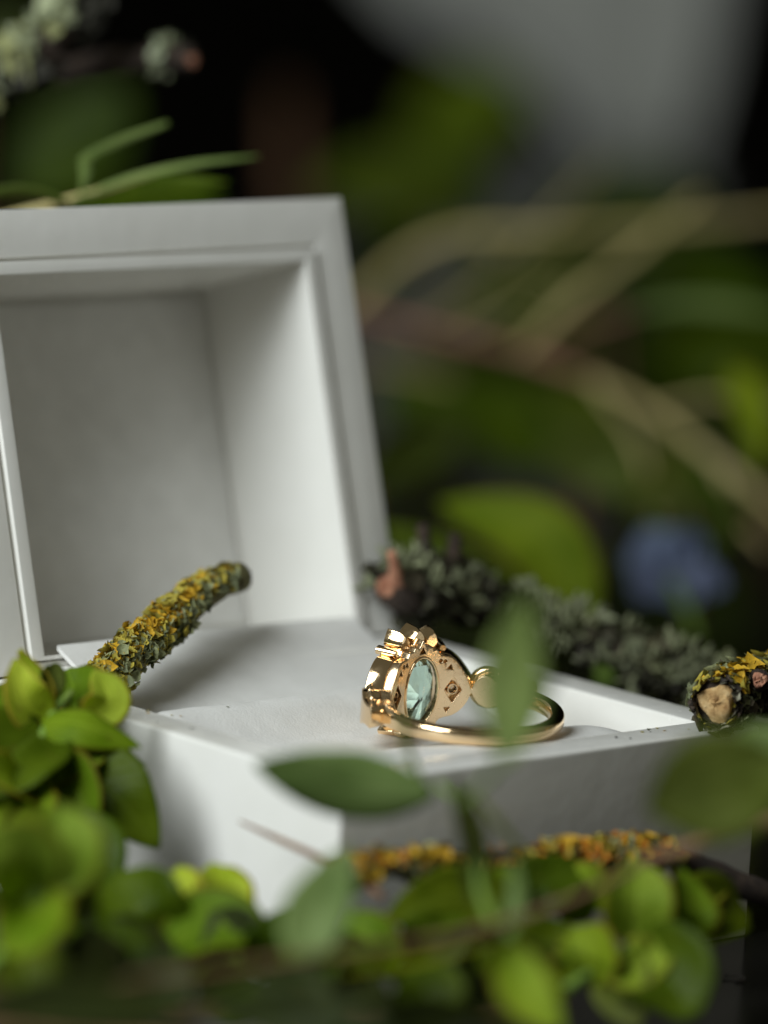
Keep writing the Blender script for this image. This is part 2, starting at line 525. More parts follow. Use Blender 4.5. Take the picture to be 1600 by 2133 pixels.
def oval_stone(name, rx, ry, crown, pav, centre, mat, up=Vector((0, 1, 0)), side=Vector((1, 0, 0))):
    """oval brilliant: table faces 'up'"""
    pts = []
    vert = side.cross(up) * -1
    def add(k, a, z): pts.append((rx * k * math.cos(a), ry * k * math.sin(a), z))
    for i in range(8): add(0.56, PI / 8 + i * PI / 4, crown)
    for i in range(8): add(0.82, i * PI / 4, crown * 0.62)
    for i in range(16): add(1.0, i * PI / 8, 0.012); add(1.0, i * PI / 8, -0.012)
    for i in range(8): add(0.60, PI / 8 + i * PI / 4, -pav * 0.52)
    for i in range(8): add(0.30, i * PI / 4, -pav * 0.80)
    pts.append((0, ry * 0.12, -pav)); pts.append((0, -ry * 0.12, -pav))
    bm = bmesh.new()
    for x, y, z in pts: bm.verts.new(centre + side * x + vert * y + up * z)
    bmesh.ops.convex_hull(bm, input=bm.verts)
    bmesh.ops.dissolve_limit(bm, angle_limit=0.01, verts=bm.verts, edges=bm.edges)
    return link(name, bm_mesh(name, bm, False), mat, ring)
oval_stone('oval_stone', .236, .36, .12, .14, Vector((0, RI + 0.095, 0)), GEM)
for s in (-1, 1):
    a = s * .395 / RI
    up = Vector((math.sin(a), math.cos(a), 0)); side = Vector((math.cos(a), -math.sin(a), 0))
    oval_stone('accent_stone', .052, .052, .03, .05, cyl(s * .395, 0, 0.085), GEM2, up, side)
    # little inner cup that holds the accent stone
    V = []; F = []
    for i in range(20):
        t = 2 * PI * i / 20
        for rr, w in ((.064, .09), (.044, .075), (.046, .02), (.055, .02), (.067, .075)):
            V.append(cyl(s * .395 + rr * math.cos(t), rr * math.sin(t), w))
    for i in range(20):
        for j in range(5):
            k, l = (i + 1) % 20, (j + 1) % 5
            F.append((i * 5 + j, k * 5 + j, k * 5 + l, i * 5 + l))
    link('stone_cup', mesh_py('stone_cup', V, F, True, 50), GOLD, ring)

# band: soft D section round the back
def band():
    prof = []
    for i in range(20):
        a = 2 * PI * i / 20
        c, s_ = math.cos(a), math.sin(a)
        prof.append((0.5 * (abs(c) ** 0.7) * (1 if c > 0 else -1), 0.5 * (abs(s_) ** 0.6) * (1 if s_ > 0 else -1)))
    V = []; F = []; n = 120
    for k in range(n + 1):
        ph = math.radians(66 + (294 - 66) * k / n)
        e = abs(k / n - 0.5) * 2
        wr_ = 0.155; hz = 0.155 + 0.04 * e ** 3
        for (px, py) in prof:
            r = RI + wr_ / 2 + px * wr_
            V.append((r * math.sin(ph), r * math.cos(ph), py * hz))
    m = len(prof)
    for k in range(n):
        for j in range(m):
            l = (j + 1) % m
            F.append((k * m + j, (k + 1) * m + j, (k + 1) * m + l, k * m + l))
    F.append(tuple(range(m))); F.append(tuple(n * m + j for j in reversed(range(m))))
    return link('band', mesh_py('band', V, F), GOLD, ring)
band()

def petal(name, u, v, w0, w1, rad_u, rad_v, ang, sharp=0.0, flare=1.25):
    """a bezel cup: an outline (pointed when sharp) pulled outward from w0 to w1, hollow at its outer end"""
    n = 28; V = []; F = []
    rings = [(0.72, w0), (0.95, w0 + 0.25 * (w1 - w0)), (flare, w1), (flare * 0.82, w1 + 0.004), (flare * 0.70, w1 - 0.05), (0.0, w1 - 0.06)]
    for k, w in rings:
        for i in range(n):
            t = 2 * PI * i / n
            x, y = math.cos(t), math.sin(t)
            y2 = y * (1 - sharp * abs(x) ** 1.5) if sharp else y
            x *= rad_u * k; y2 *= rad_v * k
            ca, sa = math.cos(ang), math.sin(ang)
            V.append(cyl(u + x * ca - y2 * sa, v + x * sa + y2 * ca, w))
    for r in range(len(rings) - 1):
        for i in range(n):
            j = (i + 1) % n
            F.append((r * n + i, r * n + j, (r + 1) * n + j, (r + 1) * n + i))
    F.append(tuple(reversed(range(n))))
    return link(name, mesh_py(name, V, F, True, 45), GOLD, ring)
# crown of leaf-shaped cups above the stone, and the same below it
for (u, v, ru, rv, an, sh) in ((0.02, .50, .088, .12, 0, .5), (-.15, .475, .08, .125, .30, .75), (.17, .47, .078, .115, -.30, .6)):
    petal('leaf_cup', u, v, .115, .33, rv, ru, PI / 2 + an, sh, 1.06)
petal('round_cup', -0.275, .40, .12, .35, .042, .042, 0, 0, 1.1)
petal('round_cup', 0.29, .395, .12, .33, .042, .042, 0, 0, 1.1)
for (u, v, an) in ((-.12, -.46, -.3), (.12, -.46, .3)):
    petal('leaf_cup', u, v, .115, .30, .085, .06, PI / 2 + an, .6, 1.05)
def bead(u, v, w, r):
    bm = bmesh.new(); bmesh.ops.create_uvsphere(bm, u_segments=12, v_segments=8, radius=r, matrix=Matrix.Translation(cyl(u, v, w)))
    return link('prong', bm_mesh('prong', bm, True, 80), GOLD, ring)
for s in (-1, 1):
    for (u, v, w) in ((.47, .12, .30), (.50, -.01, .305), (.46, -.14, .30), (.37, .27, .30), (.28, .31, .30), (.36, -.21, .30), (.56, .02, .30)):
        bead(s * u, v, w, 0.026)
# shoulders: small leaves laid over the joint of head and band
def shoulder_leaf(u, v, L, wd, ang):
    nu, nv = 10, 6; V = []; F = []
    for i in range(nu + 1):
        t = i / nu; ww = wd * math.sin(PI * min(1, t * 0.97 + .02)) ** 0.8
        for j in range(nv + 1):
            q = j / nv * 2 - 1
            x = (t - .5) * L; y = q * ww
            hgt = 0.16 + 0.07 * math.sin(PI * t) * (1 - q * q) - 0.012 * (1 - abs(q)) ** 4 * 2
            ca, sa = math.cos(ang), math.sin(ang)
            V.append(cyl(u + x * ca - y * sa, v + x * sa + y * ca, hgt))
    for i in range(nu):
        for j in range(nv):
            a = i * (nv + 1) + j
            F.append((a, a + nv + 1, a + nv + 2, a + 1))
    o = link('shoulder_leaf', mesh_py('shoulder_leaf', V, F), GOLD, ring)
    md = o.modifiers.new('thickness', 'SOLIDIFY'); md.thickness = 0.08; md.offset = -1
for s in (-1, 1):
    for (u, v, L, wd, an) in ((.72, .07, .24, .075, .5), (.72, -.07, .24, .075, -.5), (.86, .05, .24, .07, .35), (.86, -.05, .24, .07, -.35), (1.0, 0, .22, .07, 0)):
        shoulder_leaf(s * u, v, L, wd, s * an)
ring.location = (3.07, 1.57, BH + 0.085)
ring.scale = (0.955, 0.955, 1.02)
ring.rotation_euler = (math.radians(4), math.radians(-2), math.radians(-4))

# ------------------------------------------------------------------ twigs with lichen
def add_lobe(V, F, C, p, nrm, tan, size, col, cup=0.5, wav=0.35, rnd=random, rim=None):
    bit = nrm.cross(tan)
    seg = 9; o = len(V); ph = rnd.random() * 6
    V.append(p + nrm * size * 0.05); C.append(tuple(c * 0.8 for c in col))
    for r, k in ((0.55, .4), (1.0, 1.0)):
        for i in range(seg):
            a = 2 * PI * i / seg
            rr = size * r * (1 + wav * math.sin(3 * a + ph) * r + rnd.uniform(-.18, .18) * r)
            hh = size * cup * k * k * (0.7 + rnd.uniform(-.35, .5))
            V.append(p + (tan * math.cos(a) + bit * math.sin(a)) * rr + nrm * hh)
            c = col if (r < 0.9 or rim is None) else rim
            f = rnd.uniform(.8, 1.2); C.append(tuple(x * f for x in c))
    for i in range(seg):
        j = (i + 1) % seg
        F.append((o, o + 1 + i, o + 1 + j))
        F.append((o + 1 + i, o + 1 + seg + i, o + 1 + seg + j, o + 1 + j))

def lichen_mesh(name, V, F, C, parent):
    m = mesh_py(name, V, F, True)
    ca = m.color_attributes.new('Col', 'FLOAT_COLOR', 'POINT')
    flat = []
    for c in C: flat += [c[0], c[1], c[2], 1.0]
    ca.data.foreach_set('color', flat)
    o = link(name, m, LICHEN, parent); o['kind'] = 'stuff'
    return o

Y1, Y2, OR = S(190, 150, 26)[:3], S(160, 146, 52)[:3], S(204, 128, 30)[:3]
G1, G2, G3 = S(132, 136, 96)[:3], S(104, 110, 78)[:3], S(150, 156, 128)[:3]
PG = S(158, 164, 128)[:3]

def twig(parent, path, radii, seed, n_lobes, size, cols_up, cols_down, up_dir, span=(0, 1), cups=40, tufts=0, bark=BARK, seg=18, n=40, cup_cols=(OR,), tuft_col=G3, bias=0.15, tuft_len=0.3, knobs=.25, gate=None, tilt=.6, cupd=(.2, .75)):
    rnd = random.Random(seed)
    V, Fa, P, Fr = tube_data(path, radii, n=n, seg=seg, rough=0.25, freq=4, seed=seed, knobs=knobs)
    link('bark', mesh_py('bark', V, Fa), bark, parent)
    up_dir = Vector(up_dir).normalized()
    V, F, C = [], [], []; V2, F2, C2 = [], [], []
    def spot():
        t = span[0] + rnd.random() * (span[1] - span[0]); x = t * n; k = min(int(x), n - 1)
        p = P[k].lerp(P[k + 1], x - k); tt, a, b = Fr[k]
        th = rnd.random() * 2 * PI
        d = (a * math.cos(th) + b * math.sin(th)).normalized()
        r = interp(radii, t)
        return t, p, tt, d, r * bumpy(p + d * r, .25, 4, seed, knobs)
    for _ in range(n_lobes):
        t, p, tt, d, r = spot()
        e = d.dot(up_dir) + rnd.uniform(-.35, .35)
        pat = noise.noise(p * 1.7 + Vector((seed * 3.1, 0, 0)))
        if pat + 0.55 * e < -0.45 + bias * 0: continue
        if gate is not None and noise.noise(Vector((t * gate[0], seed, e * .4))) < gate[1]: continue
        s = size * (rnd.uniform(.45, .9) if rnd.random() < .75 else rnd.uniform(1.1, 1.9))
        col = rnd.choice(cols_up if e + pat * 0.5 > bias else cols_down)
        nr = (d + Vector((rnd.uniform(-tilt, tilt), rnd.uniform(-tilt, tilt), rnd.uniform(-tilt * .7, tilt)))).normalized()
        tan = nr.cross(Vector((rnd.random(), rnd.random(), rnd.random() + .1))).normalized()
        rim = tuple(x * 1.15 for x in col)
        add_lobe(V, F, C, p + d * (r * 1.02 + s * rnd.uniform(0, .75)), nr, tan, s, col, rnd.uniform(*cupd), rnd.uniform(.15, .4), rnd, rim)
    if V: lichen_mesh('lichen_lobes', V, F, C, parent)
    for _ in range(cups):
        t, p, tt, d, r = spot()
        if d.dot(up_dir) < -0.15: continue
        s = size * rnd.uniform(.28, .52)
        nr = (d + up_dir * 0.4 + Vector((rnd.uniform(-.4, .4), rnd.uniform(-.4, .4), rnd.uniform(-.2, .4)))).normalized()
        tan = nr.cross(Vector((rnd.random(), rnd.random(), rnd.random() + .1))).normalized()
        col = rnd.choice(cup_cols)
        add_lobe(V2, F2, C2, p + d * (r + size * rnd.uniform(.5, 1.05)), nr, tan, s, tuple(x * .85 for x in col), .75, .05, rnd, tuple(min(1, x * 1.35) for x in col))
    if V2: lichen_mesh('lichen_cups', V2, F2, C2, parent)
    if tufts:
        V, F, C = [], [], []
        for _ in range(tufts):
            t, p, tt, d, r = spot()
            if d.dot(up_dir) < -0.5: continue
            root = p + d * r
            for b in range(rnd.randint(3, 6)):
                q = root.copy(); dr = (d + Vector((rnd.uniform(-.8, .8), rnd.uniform(-.8, .8), rnd.uniform(-.3, .9)))).normalized()
                L = tuft_len * rnd.uniform(.4, 1.1); rad = L * rnd.uniform(.09, .16); prev = None
                f = rnd.uniform(.7, 1.15)
                for k in range(4):
                    a = dr.cross(Vector((0.3, 0.5, 0.81))).normalized(); bb = dr.cross(a)
                    o = len(V)
                    rr = rad * (1, .8, .75, .35)[k]
                    for j in range(4):
                        V.append(q + (a * math.cos(j * PI / 2) + bb * math.sin(j * PI / 2)) * rr); C.append(tuple(x * f * (.75 + .15 * k) for x in tuft_col))
                    if prev is not None:
                        for j in range(4):
                            l = (j + 1) % 4; F.append((prev + j, prev + l, o + l, o + j))
                    prev = o
                    dr = (dr + Vector((rnd.uniform(-.5, .5), rnd.uniform(-.5, .5), rnd.uniform(-.3, .5)))).normalized()
                    q = q + dr * L / 3
                F.append((prev, prev + 1, prev + 2, prev + 3))
        lichen_mesh('lichen_tufts', V, F, C, parent)

def cut_face(parent, centre, axis, r, mat, rough=0.12, seed=1):
    """a slightly ragged broken end of a twig"""
    rnd = random.Random(seed); axis = Vector(axis).normalized(); centre = Vector(centre) + axis * r * .45
    a = axis.cross(Vector((0, 0, 1))).normalized(); b = axis.cross(a)
    V = [Vector(centre) + axis * r * .1]; F = []; seg = 22; rings = 5
    for k in range(1, rings + 1):
        for i in range(seg):
            t = 2 * PI * i / seg
            rr = r * k / rings * (1 + (.16 * math.sin(3 * t + seed) + rnd.uniform(-.05, .05)) * (k == rings))
            V.append(Vector(centre) + (a * math.cos(t) + b * math.sin(t)) * rr + axis * r * rnd.uniform(-rough, rough) - axis * r * .15 * (k == rings))
    for i in range(seg):
        F.append((0, 1 + i, 1 + (i + 1) % seg))
        for k in range(rings - 1):
            o = 1 + k * seg
            F.append((o + i, o + seg + i, o + seg + (i + 1) % seg, o + (i + 1) % seg))
    # skirt back into the bark
    o = 1 + (rings - 1) * seg; m = len(V)
    V += [V[o + i] - axis * r * .8 for i in range(seg)]
    for i in range(seg):
        j = (i + 1) % seg; F.append((o + i, m + i, m + j, o + j))
    return link('cut_end', mesh_py('cut_end', V, F, True, 60), mat, parent)

UPL = (-0.5, 0.35, 0.8)
t1 = thing('lichen_twig', 'yellow lichen covered twig leaning inside the open lid at left', 'twig')
twig(t1, [(-0.335, 4.032, 1.747), (0.327, 4.208, 2.160), (0.849, 4.341, 2.431), (1.603, 4.670, 2.678), (2.464, 5.032, 2.895), (3.141, 5.265, 3.015)],
     [.15, .16, .165, .165, .155, .125], 3, 8000, .036, [Y1, Y1, Y2, Y2, G1], [G1, Y2, G2, G1], UPL, (0.0, .95), 150, tufts=120, tuft_len=.10, tuft_col=G1, bias=.08, knobs=.9, tilt=.8, cupd=(.1, .8), bark=MOSSBARK)
tube('broken_tip', [(2.926, 5.179, 2.985), (3.129, 5.273, 3.004), (3.243, 5.306, 3.005), (3.261, 5.287, 2.991)], [.12, .11, .085, .05], BARK, t1, n=10, seg=12, rough=.5, freq=6)
t2 = thing('lichen_twig', 'short cut twig with pale wood end on the box corner', 'twig')
p2 = [(4.899, -0.082, 2.508), (5.346, 0.126, 2.500), (6.032, 0.450, 2.449), (7.194, 0.866, 2.299)]
twig(t2, p2, [.235, .235, .24, .24], 11, 1500, .05, [Y1, Y1, Y2, G1], [G2, G1, S(70, 62, 44)[:3]], (-.2, 0, 1), (0.02, 1), 10, bias=.45)
cut_face(t2, p2[0], Vector(p2[0]) - Vector(p2[1]), .185, WOOD, .10, 2)
V, F, C = [], [], []; rnd = random.Random(8); ax = (Vector(p2[0]) - Vector(p2[1])).normalized(); aa = ax.cross(Vector((0, 0, 1))).normalized(); ab_ = ax.cross(aa)
for k in range(60):
    th = rnd.random() * 2 * PI; d = aa * math.cos(th) + ab_ * math.sin(th)
    add_lobe(V, F, C, Vector(p2[0]) + ax * rnd.uniform(.0, .1) + d * rnd.uniform(.2, .245), (d + ax * rnd.uniform(-.2, .9)).normalized(), ax.cross(d).normalized(), rnd.uniform(.03, .075),
             rnd.choice([S(44, 36, 28)[:3], S(60, 48, 36)[:3], S(150, 146, 124)[:3], Y2]), .5, .4, rnd)
lichen_mesh('ragged_bark', V, F, C, t2)
# side stub with its own orange-brown end
V, Fa, _, _ = tube_data([(5.780, 0.280, 2.505), (5.527, -0.007, 2.641), (5.327, -0.219, 2.719)], [.11, .11, .10], n=8, seg=14, rough=.3, seed=5)
link('side_stub', mesh_py('side_stub', V, Fa), BARK, t2)
cut_face(t2, (5.295, -0.256, 2.729), Vector((5.327, -0.219, 2.719)) - Vector((5.718, 0.210, 2.553)), .075, PINKWOOD, .2, 4)
t3 = thing('lichen_twig', 'orange lichen twig lying along the dark right front of the box', 'twig')
twig(t3, [(-0.561, -0.608, 1.533), (0.300, -0.714, 1.500), (1.443, -0.938, 1.474), (2.466, -1.060, 1.414), (3.122, -1.119, 1.374), (3.738, -1.181, 1.149), (4.804, -1.427, 0.713)],
     [.10, .10, .10, .11, .10, .11, .12], 21, 4200, .042, [Y1, Y1, Y2, Y2, OR, G1], [G2, G1, S(60, 50, 38)[:3]], (-.1, 0, 1), (0, .72), 150, bias=.05, n=60, knobs=.5, gate=(9, -.22), tilt=.6)
t4 = thing('mossy_branch', 'dark mossy branch with grey lichen tufts behind the ring', 'branch')
twig(t4, [(5.009, 5.021, 2.786), (6.014, 5.157, 2.587), (7.058, 5.097, 2.277), (7.388, 4.205, 2.082), (7.707, 3.319, 1.871), (8.394, 2.373, 1.667)],
     [.13, .19, .18, .17, .17, .17], 31, 2600, .085, [S(96, 98, 66)[:3], S(116, 120, 92)[:3], S(70, 66, 40)[:3], S(54, 48, 30)[:3]], [S(56, 54, 36)[:3], S(44, 40, 28)[:3]], (0, 0, 1), (0, 1), 0, 150, bias=.3, tuft_len=.34, tuft_col=S(122, 126, 94)[:3], knobs=1.2, gate=(14, -.15))
cut_face(t4, (5.009, 5.021, 2.786), Vector((5.009, 5.021, 2.786)) - Vector((5.584, 5.155, 2.664)), .11, PINKWOOD, .3, 7)
tube('side_stub', [(5.088, 4.958, 2.827), (4.952, 4.855, 3.038), (4.873, 4.827, 3.204)], [.10, .08, .06], PINKWOOD, t4, n=8, seg=10, rough=.4)
tube('side_stub', [(6.568, 5.165, 2.424), (6.355, 4.990, 2.615), (6.279, 4.937, 2.678)], [.08, .07, .05], PINKWOOD, t4, n=8, seg=10, rough=.4)
tube('side_stub', [(5.833, 5.193, 2.622), (5.813, 5.297, 3.003), (5.805, 5.378, 3.333)], [.12, .09, .08], BARK, t4, n=8, seg=10, rough=.4)
tube('side_stub', [(6.177, 5.138, 2.551), (6.169, 5.232, 2.934), (6.196, 5.270, 3.217)], [.12, .10, .08], BARK, t4, n=8, seg=10, rough=.4)
t5 = thing('lichen_branch', 'dark branch with pale green lichen at top left corner', 'branch')
twig(t5, [(4.157, 12.142, 6.627), (4.359, 11.473, 7.518), (4.438, 10.803, 7.909), (4.788, 10.579, 8.333), (5.150, 10.381, 8.918)], [.2, .19, .18, .15, .14], 41, 520, .12, [PG, G3, S(140, 142, 92)[:3]], [S(40, 38, 26)[:3]], (-.7, .5, .5), (0.12, 1), 0, 60, bias=.25, tuft_len=.28, tuft_col=PG, gate=(11, -.05))
t6 = thing('lichen_branch', 'short dark stub branch with one lichen patch and reddish end', 'branch')
twig(t6, [(5.562, 11.776, 7.640), (5.773, 11.075, 7.816), (5.804, 10.251, 7.937), (5.811, 9.705, 7.978)], [.16, .15, .14, .13], 43, 70, .075, [PG, G3], [S(40, 38, 26)[:3]], (-.5, .3, .8), (.72, .84), 0, 14, bias=.3, tuft_len=.16, tuft_col=PG)
cut_face(t6, (5.743, 9.564, 7.986), Vector((5.743, 9.564, 7.986)) - Vector((5.804, 10.251, 7.937)), .06, PINKWOOD, .3, 9)

# ------------------------------------------------------------------ leaves
def profile(kind, t):
    if kind == 'round':     # broad, rounded, short tip
        return (math.sin(PI * t ** 0.80)) ** 0.62 if 0 < t < 1 else 0
    if kind == 'lance':
        return (math.sin(PI * t ** 0.85)) ** 0.95 if 0 < t < 1 else 0
    if kind == 'point':     # rounded base, drawn-out tip
        return (math.sin(PI * t ** 0.62)) ** 0.75 if 0 < t < 1 else 0
    return (math.sin(PI * t ** 0.9)) ** 0.78 if 0 < t < 1 else 0   # ellipse

leaf_seed = [0]
def leaf(parent, pts, width, face, mat, kind='ellipse', cup=0.15, fold=0.0, wave=0.04, bend=0.0, name='leaf'):
    """blade along pts (base .. tip); 'face' = weights (right, up, towards camera) of the blade's normal"""
    leaf_seed[0] += 1; sd = leaf_seed[0] * 3.7
    if kind == 'round': width *= 1.22
    n, m = 18, 10
    P = catmull(pts, n)
    nrm = (CAM_R * face[0] + Vector((0, 0, 1)) * face[1] - CAM_F * face[2]).normalized()
    V = []; F = []; UV = []
    for i in range(n + 1):
        t = i / n
        T = (P[min(i + 1, n)] - P[max(i - 1, 0)]).normalized()
        N = (nrm - T * nrm.dot(T)).normalized(); B = T.cross(N)
        w = width / 2 * max(profile(kind, min(.995, max(.005, t))), 0.02)
        for j in range(m + 1):
            q = j / m * 2 - 1
            z = cup * width * (q * q - .3) * math.sin(PI * min(1, t + .1)) ** .5 + fold * width * abs(q) * .5 + bend * width * math.sin(PI * t)
            z += wave * width * noise.noise(Vector((t * 3.1 + sd, q * 1.7, sd)))
            e = 1 + 0.05 * noise.noise(Vector((t * 5 + sd, 9, math.copysign(1, q))))
            V.append(P[i] + B * (q * w * e) + N * z); UV.append((t, q))
    for i in range(n):
        for j in range(m):
            a = i * (m + 1) + j
            F.append((a, a + 1, a + m + 2, a + m + 1))
    me = mesh_py(name, V, F)
    uvl = me.uv_layers.new(name='UVMap')
    for lp in me.loops: uvl.data[lp.index].uv = UV[lp.vertex_index]
    o = link(name, me, mat, parent)
    md = o.modifiers.new('thickness', 'SOLIDIFY'); md.thickness = 0.018
    return o

# --- bright creeping plant at the left, in front of the box's left face
a = thing('creeping_plant', 'bright green round leaved plant climbing the left edge of the box', 'plant', 'bright green creeping plants')
tube('stem', [(-3.027, 1.643, 0.951), (-2.110, 2.289, 1.438), (-1.527, 2.714, 2.034), (-1.117, 2.964, 2.368), (-0.841, 3.031, 2.565)], [.07, .06, .05, .05, .03], STEM_GREEN, a, n=20, seg=8, rough=.1)
leaf(a, [(-1.175, 2.996, 2.273), (-1.426, 3.017, 2.575), (-1.409, 3.213, 2.904)], 0.485, (.35,.2,1), LIME, 'point', .2)
leaf(a, [(-0.933, 3.194, 2.306), (-0.912, 3.378, 2.601), (-1.057, 3.577, 2.900)], 0.323, (-.8,.2,.8), LIME, 'point', .2, .3)
leaf(a, [(-1.016, 3.178, 2.506), (-0.924, 3.272, 2.693), (-0.942, 3.309, 2.783)], 0.277, (.7,.1,.6), OLIVE, 'round', .2)
leaf(a, [(-0.773, 3.066, 2.386), (-0.529, 3.421, 2.510), (-0.429, 3.633, 2.639)], 0.508, (-.2,.6,.8), GREEN, 'round', .3)
leaf(a, [(-0.756, 2.894, 2.299), (-0.638, 2.703, 2.537), (-0.668, 2.921, 2.778)], 0.360, (.55,.1,1), LIME, 'round', .2)
leaf(a, [(-1.250, 2.941, 2.338), (-1.070, 2.502, 2.335), (-0.631, 2.200, 2.157)], 0.517, (.05,.75,.8), GREEN, 'point', -.15)
leaf(a, [(-1.236, 2.919, 2.294), (-1.876, 2.642, 2.131), (-2.321, 2.557, 1.777)], 0.859, (-.2,.35,1), DARKLEAF, 'round', .15)
leaf(a, [(-1.315, 2.746, 1.818), (-1.158, 2.516, 2.036), (-0.840, 2.514, 2.098)], 0.439, (-.3,.9,.8), LIME, 'round', .2)
leaf(a, [(-0.942, 2.706, 1.928), (-0.758, 2.430, 2.059), (-0.486, 2.296, 1.954)], 0.277, (.1,.9,.5), GREEN, 'point', .15)
leaf(a, [(-1.100, 2.585, 1.969), (-1.017, 2.047, 1.740), (-0.754, 1.706, 1.286)], 0.788, (.15,.25,1), DARKLEAF, 'point', .12)
leaf(a, [(-1.295, 2.638, 2.026), (-1.365, 2.237, 1.786), (-1.353, 2.005, 1.412)], 0.504, (-.6,.2,1), GREEN, 'round', .2)
leaf(a, [(-1.829, 2.379, 1.760), (-2.134, 2.298, 1.995), (-2.450, 2.338, 2.112)], 0.497, (-.2,.7,.7), GREEN, 'round', .2)
leaf(a, [(-1.657, 1.934, 1.694), (-1.797, 1.446, 1.396), (-1.967, 1.238, 1.002)], 0.540, (.4,.1,1), DARKLEAF, 'round', .2)

leaf(a, [(-1.372, 2.989, 2.058), (-1.366, 2.540, 1.912), (-1.353, 2.307, 1.536)], 0.551, (-.1,.3,1), GREEN, 'point', .15)
leaf(a, [(-1.136, 3.233, 2.270), (-1.264, 3.379, 2.397), (-1.465, 3.579, 2.473)], 0.416, (-.1,.4,1), GREEN, 'round', .2)
leaf(a, [(-1.695, 2.562, 1.895), (-2.098, 2.317, 1.616), (-2.378, 2.226, 1.297)], 0.681, (-.2,.3,1), GREEN, 'round', .2)
leaf(a, [(-1.599, 2.305, 1.750), (-1.942, 2.138, 1.451), (-2.246, 1.798, 1.143)], 0.590, (.1,.2,1), DARKLEAF, 'round', .2)
b_ = thing('creeping_plant', 'blurred pale green leaf cluster nearest the camera at left edge', 'plant', 'bright green creeping plants')
tube('stem', [(-4.501, -0.433, 0.991), (-3.906, -0.313, 1.495), (-3.562, -0.116, 1.934)], [.06, .06, .04], STEM_GREEN, b_, n=14, seg=8, rough=.1)
leaf(b_, [(-3.736, -0.288, 1.686), (-3.645, -0.416, 2.095), (-3.529, -0.176, 2.414)], 0.594, (.3,.2,1), LIME, 'round', .25)
leaf(b_, [(-3.771, -0.266, 1.642), (-4.151, -0.385, 2.017), (-4.415, -0.233, 2.230)], 0.636, (-.3,.6,.9), LIME, 'round', .2)
leaf(b_, [(-3.739, -0.294, 1.645), (-4.157, -0.639, 1.469), (-4.451, -0.692, 1.260)], 0.551, (-.2,.7,.9), GREEN, 'round', .2)
leaf(b_, [(-3.599, -0.149, 1.640), (-3.382, -0.361, 1.572), (-3.142, -0.348, 1.386)], 0.466, (.2,.6,.8), DARKLEAF, 'round', .2)

c_ = thing('creeping_plant', 'low dark green leaf rosette below the box left face', 'plant', 'bright green creeping plants')
tube('stem', [(-2.628, 0.610, 0.409), (-1.992, 0.370, 0.698), (-1.457, 0.201, 0.895)], [.06, .05, .04], STEM_GREEN, c_, n=14, seg=8, rough=.1)
leaf(c_, [(-1.828, 0.364, 0.723), (-2.013, 0.481, 1.107), (-1.889, 0.970, 1.349)], 0.731, (-.1,.4,1), DARKLEAF, 'round', .25)
leaf(c_, [(-1.487, 0.378, 0.950), (-1.439, 0.524, 1.186), (-1.323, 0.736, 1.378)], 0.376, (-.3,.3,1), LIME, 'round', .3)
leaf(c_, [(-1.291, 0.334, 0.936), (-1.094, 0.347, 1.183), (-0.968, 0.687, 1.379)], 0.465, (.3,.3,.9), LIME, 'round', .3)
leaf(c_, [(-1.852, 0.274, 0.838), (-1.669, -0.242, 1.112), (-1.367, -0.672, 1.036)], 0.594, (.1,.7,.9), GREEN, 'round', .15)
leaf(c_, [(-1.888, 0.296, 0.792), (-1.920, -0.365, 0.767), (-1.796, -0.896, 0.739)], 0.570, (.1,.8,.7), DARKLEAF, 'round', .15)
leaf(c_, [(-1.989, 0.377, 0.741), (-2.411, 0.484, 0.726), (-2.632, 0.850, 0.852)], 0.572, (-.1,.7,.8), DARKLEAF, 'round', .15)
leaf(c_, [(-2.221, 0.435, 0.667), (-2.867, 0.322, 0.598), (-3.342, 0.495, 0.666)], 0.613, (-.1,.6,.9), DARKLEAF, 'round', .15)

d_ = thing('creeping_plant', 'bright green rounded leaf cluster below the box right corner', 'plant', 'bright green creeping plants')
tube('stem', [(0.602, -2.537, 0.712), (1.327, -2.465, 0.917), (2.127, -2.339, 1.061), (2.729, -2.174, 1.181)], [.06, .06, .05, .03], STEM_GREEN, d_, n=14, seg=8, rough=.1)
leaf(d_, [(1.435, -2.533, 1.055), (1.425, -2.567, 1.473), (1.658, -2.305, 1.752)], 0.531, (.1,.2,1), LIME, 'round', .25)
leaf(d_, [(1.605, -2.496, 1.298), (1.683, -2.236, 1.551), (1.832, -2.053, 1.746)], 0.266, (-.7,.1,.8), LIME, 'point', .2)
leaf(d_, [(1.981, -2.489, 1.021), (2.045, -2.618, 1.317), (2.318, -2.260, 1.573)], 0.465, (.5,.2,.9), GREEN, 'round', .3)
leaf(d_, [(2.048, -2.548, 1.026), (2.544, -2.541, 1.238), (3.026, -2.460, 1.114)], 0.582, (.2,.6,.8), DARKLEAF, 'round', .25)
leaf(d_, [(2.270, -2.437, 1.203), (2.684, -2.235, 1.339), (3.018, -2.131, 1.323)], 0.313, (.1,.8,.5), LIME, 'round', .2)
leaf(d_, [(1.291, -2.563, 0.944), (1.105, -2.938, 0.964), (1.491, -2.964, 1.191)], 0.440, (-.3,.5,.9), LIME, 'round', .2)
leaf(d_, [(1.251, -2.668, 0.928), (1.154, -3.262, 0.943), (1.182, -3.633, 0.623)], 0.743, (.1,.3,1), DARKLEAF, 'round', .25)
leaf(d_, [(1.320, -2.600, 0.903), (0.992, -2.886, 0.741), (0.927, -3.165, 0.456)], 0.482, (-.5,.3,.9), OLIVE, 'round', .2)
leaf(d_, [(0.706, -2.490, 0.732), (0.735, -1.936, 0.873), (0.516, -1.451, 0.927)], 0.661, (-.1,.7,.8), DARKLEAF, 'round', .15)
